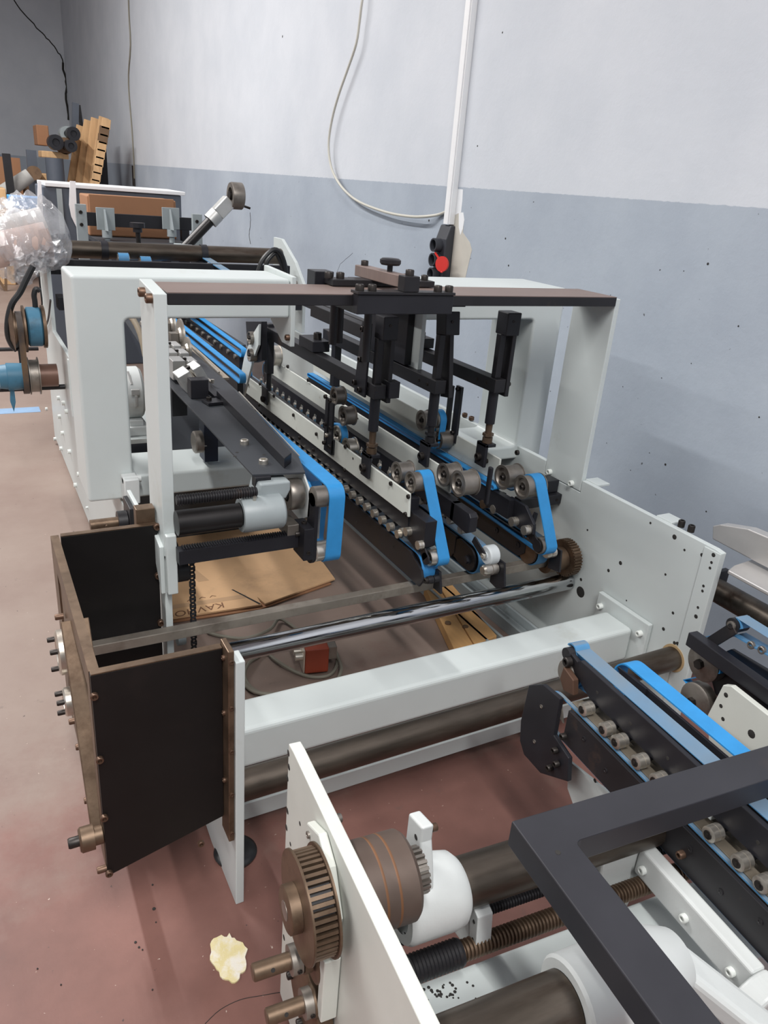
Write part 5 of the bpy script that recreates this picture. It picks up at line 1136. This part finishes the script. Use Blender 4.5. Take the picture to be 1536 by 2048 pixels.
t = thing('near_conveyor', 'near belt unit with two big dull pulleys and a black bar, rightmost of three', 'conveyor', (1.5, .9, .35), 'near belt conveyors', near=True)
c1 = nX(1408, 1326, 1.49); c2 = nX(1392, 1402, 1.49)
for c, k in ((c1, 'upper'), (c2, 'lower')):
    o = ob('guide_pulley', MB().lathe([(1.478, .0001), (1.478, .016), (1.482, .022), (1.482, .044), (1.486, .050), (1.515, .050), (1.515, .0001)], (0, c.y, c.z), 'x', 36), DSTEEL, t, label=k+' dull pulley')
    ob('axle_nut', MB().cyl((1.466, c.y, c.z), (1.4785, c.y, c.z), .013, n=6), BOLT, o)
nbelt(t, arc(c1.y, c1.z, .053, 40, 175, 10)+[(c2.y+.054, c2.z+.03)]+arc(c2.y, c2.z, .053, 180, 270, 5)+[(.5, c2.z-.053),(.5, c1.z+.045)], 1.488, 1.512, BELT)
p = nX(1380, 1264, 1.46)
ob('top_bar', MB().box((1.455, .35, p.z-.038), (1.485, p.y, p.z)), BLACK, t, .002)
ob('back_body', MB().prism([(1.17,.53),(1.11,.60),(.35,.66),(.35,.36),(1.0,.40),(1.12,.46)], 'x', 1.52, 1.532), BLACK, t, .002)
c3 = nX(1470, 1250, 1.50)
ob('idler', MB().cyl((1.49, c3.y, c3.z), (1.53, c3.y, c3.z), .019, n=22), BLACKB, t); bolt(t, (1.49, c3.y, c3.z), '-x', .012, .006, DSTEEL)
e_ = nX(1387, 1256, 1.50)
nbelt(t, [(e_.y-.01, e_.z-.03)]+arc(c3.y, c3.z, .022, 170, 90, 6)+[(.40, c3.z+.03),(.40, c3.z+.024),(c3.y-.01, c3.z-.024),(e_.y-.03, e_.z-.03)], 1.495, 1.535, BELTM, 'upper_belt')
ob('lever', MB().bar((1.487, c3.y-.01, c3.z), (1.487, e_.y-.05, e_.z-.03), .006, .03, (0,1,0)), BLACKB, t, .001)
for dx, dz in ((.06,-.02),(.09,-.015),(.12,-.10)): bolt(t, (1.50, c3.y-dx, c3.z+dz), '-x', .010, .008, DSTEEL)
t = thing('near_side_plate', 'white perforated plate between blue belts and black frame at right edge', 'machine frame', (1.43, .8, .3), near=True)
P = [nX(x, y, 1.43) for x, y in ((1446,1370),(1462,1372),(1700,1560),(1700,1700),(1420,1560),(1415,1430))]
ob('plate', MB().prism([(p.y, p.z) for p in P], 'x', 1.43, 1.446), WHITED, t, .002)
for px, py, r in ((1452,1390,.006),(1442,1412,.005),(1446,1438,.005),(1428,1452,.006),(1503,1468,.010)): hole(t, nX(px, py, 1.43), '-x', r)
# things beyond the right frame plate
t = thing('outer_round_bar', 'brown round bar running along outside the right frame plate', 'bar', (2.1, 1.0, .45))
ob('rod', MB().cyl((2.1, 1.42, .455), (2.1, .2, .455), .040, n=26), SHAFT, t)
ob('bracket', MB().box((2.03, 1.42, .40), (2.17, 1.44, .51)).box((1.91, 1.42, .42), (2.03, 1.44, .49)), BLACK, t, .003)
for i, (pts, z, lab) in enumerate(((((1425,1052),(1440,1049),(1496,1058),(1560,1085),(1560,1150),(1424,1078)), .74, 'pale grey flat metal blade with rounded tip beyond the frame, upper one'), (((1456,1140),(1468,1130),(1560,1100),(1640,1150),(1640,1240)), .655, 'pale grey flat metal blade with pointed tip beyond the frame, lower one'))):
    Q_ = [atX(x, y, 1.98+.03*i) for x, y in pts] if i == 0 else [atZ(x, y, z) for x, y in pts]
    mb = MB().prism([(p.y, p.z) for p in Q_], 'x', 1.98, 2.02) if i == 0 else MB().prism([(p.x, p.y) for p in Q_], 'z', z-.012, z)
    solo('metal_blade', mb, PALESTEEL, lab, 'blade', Q_[0], bevel=.004, seg=3)
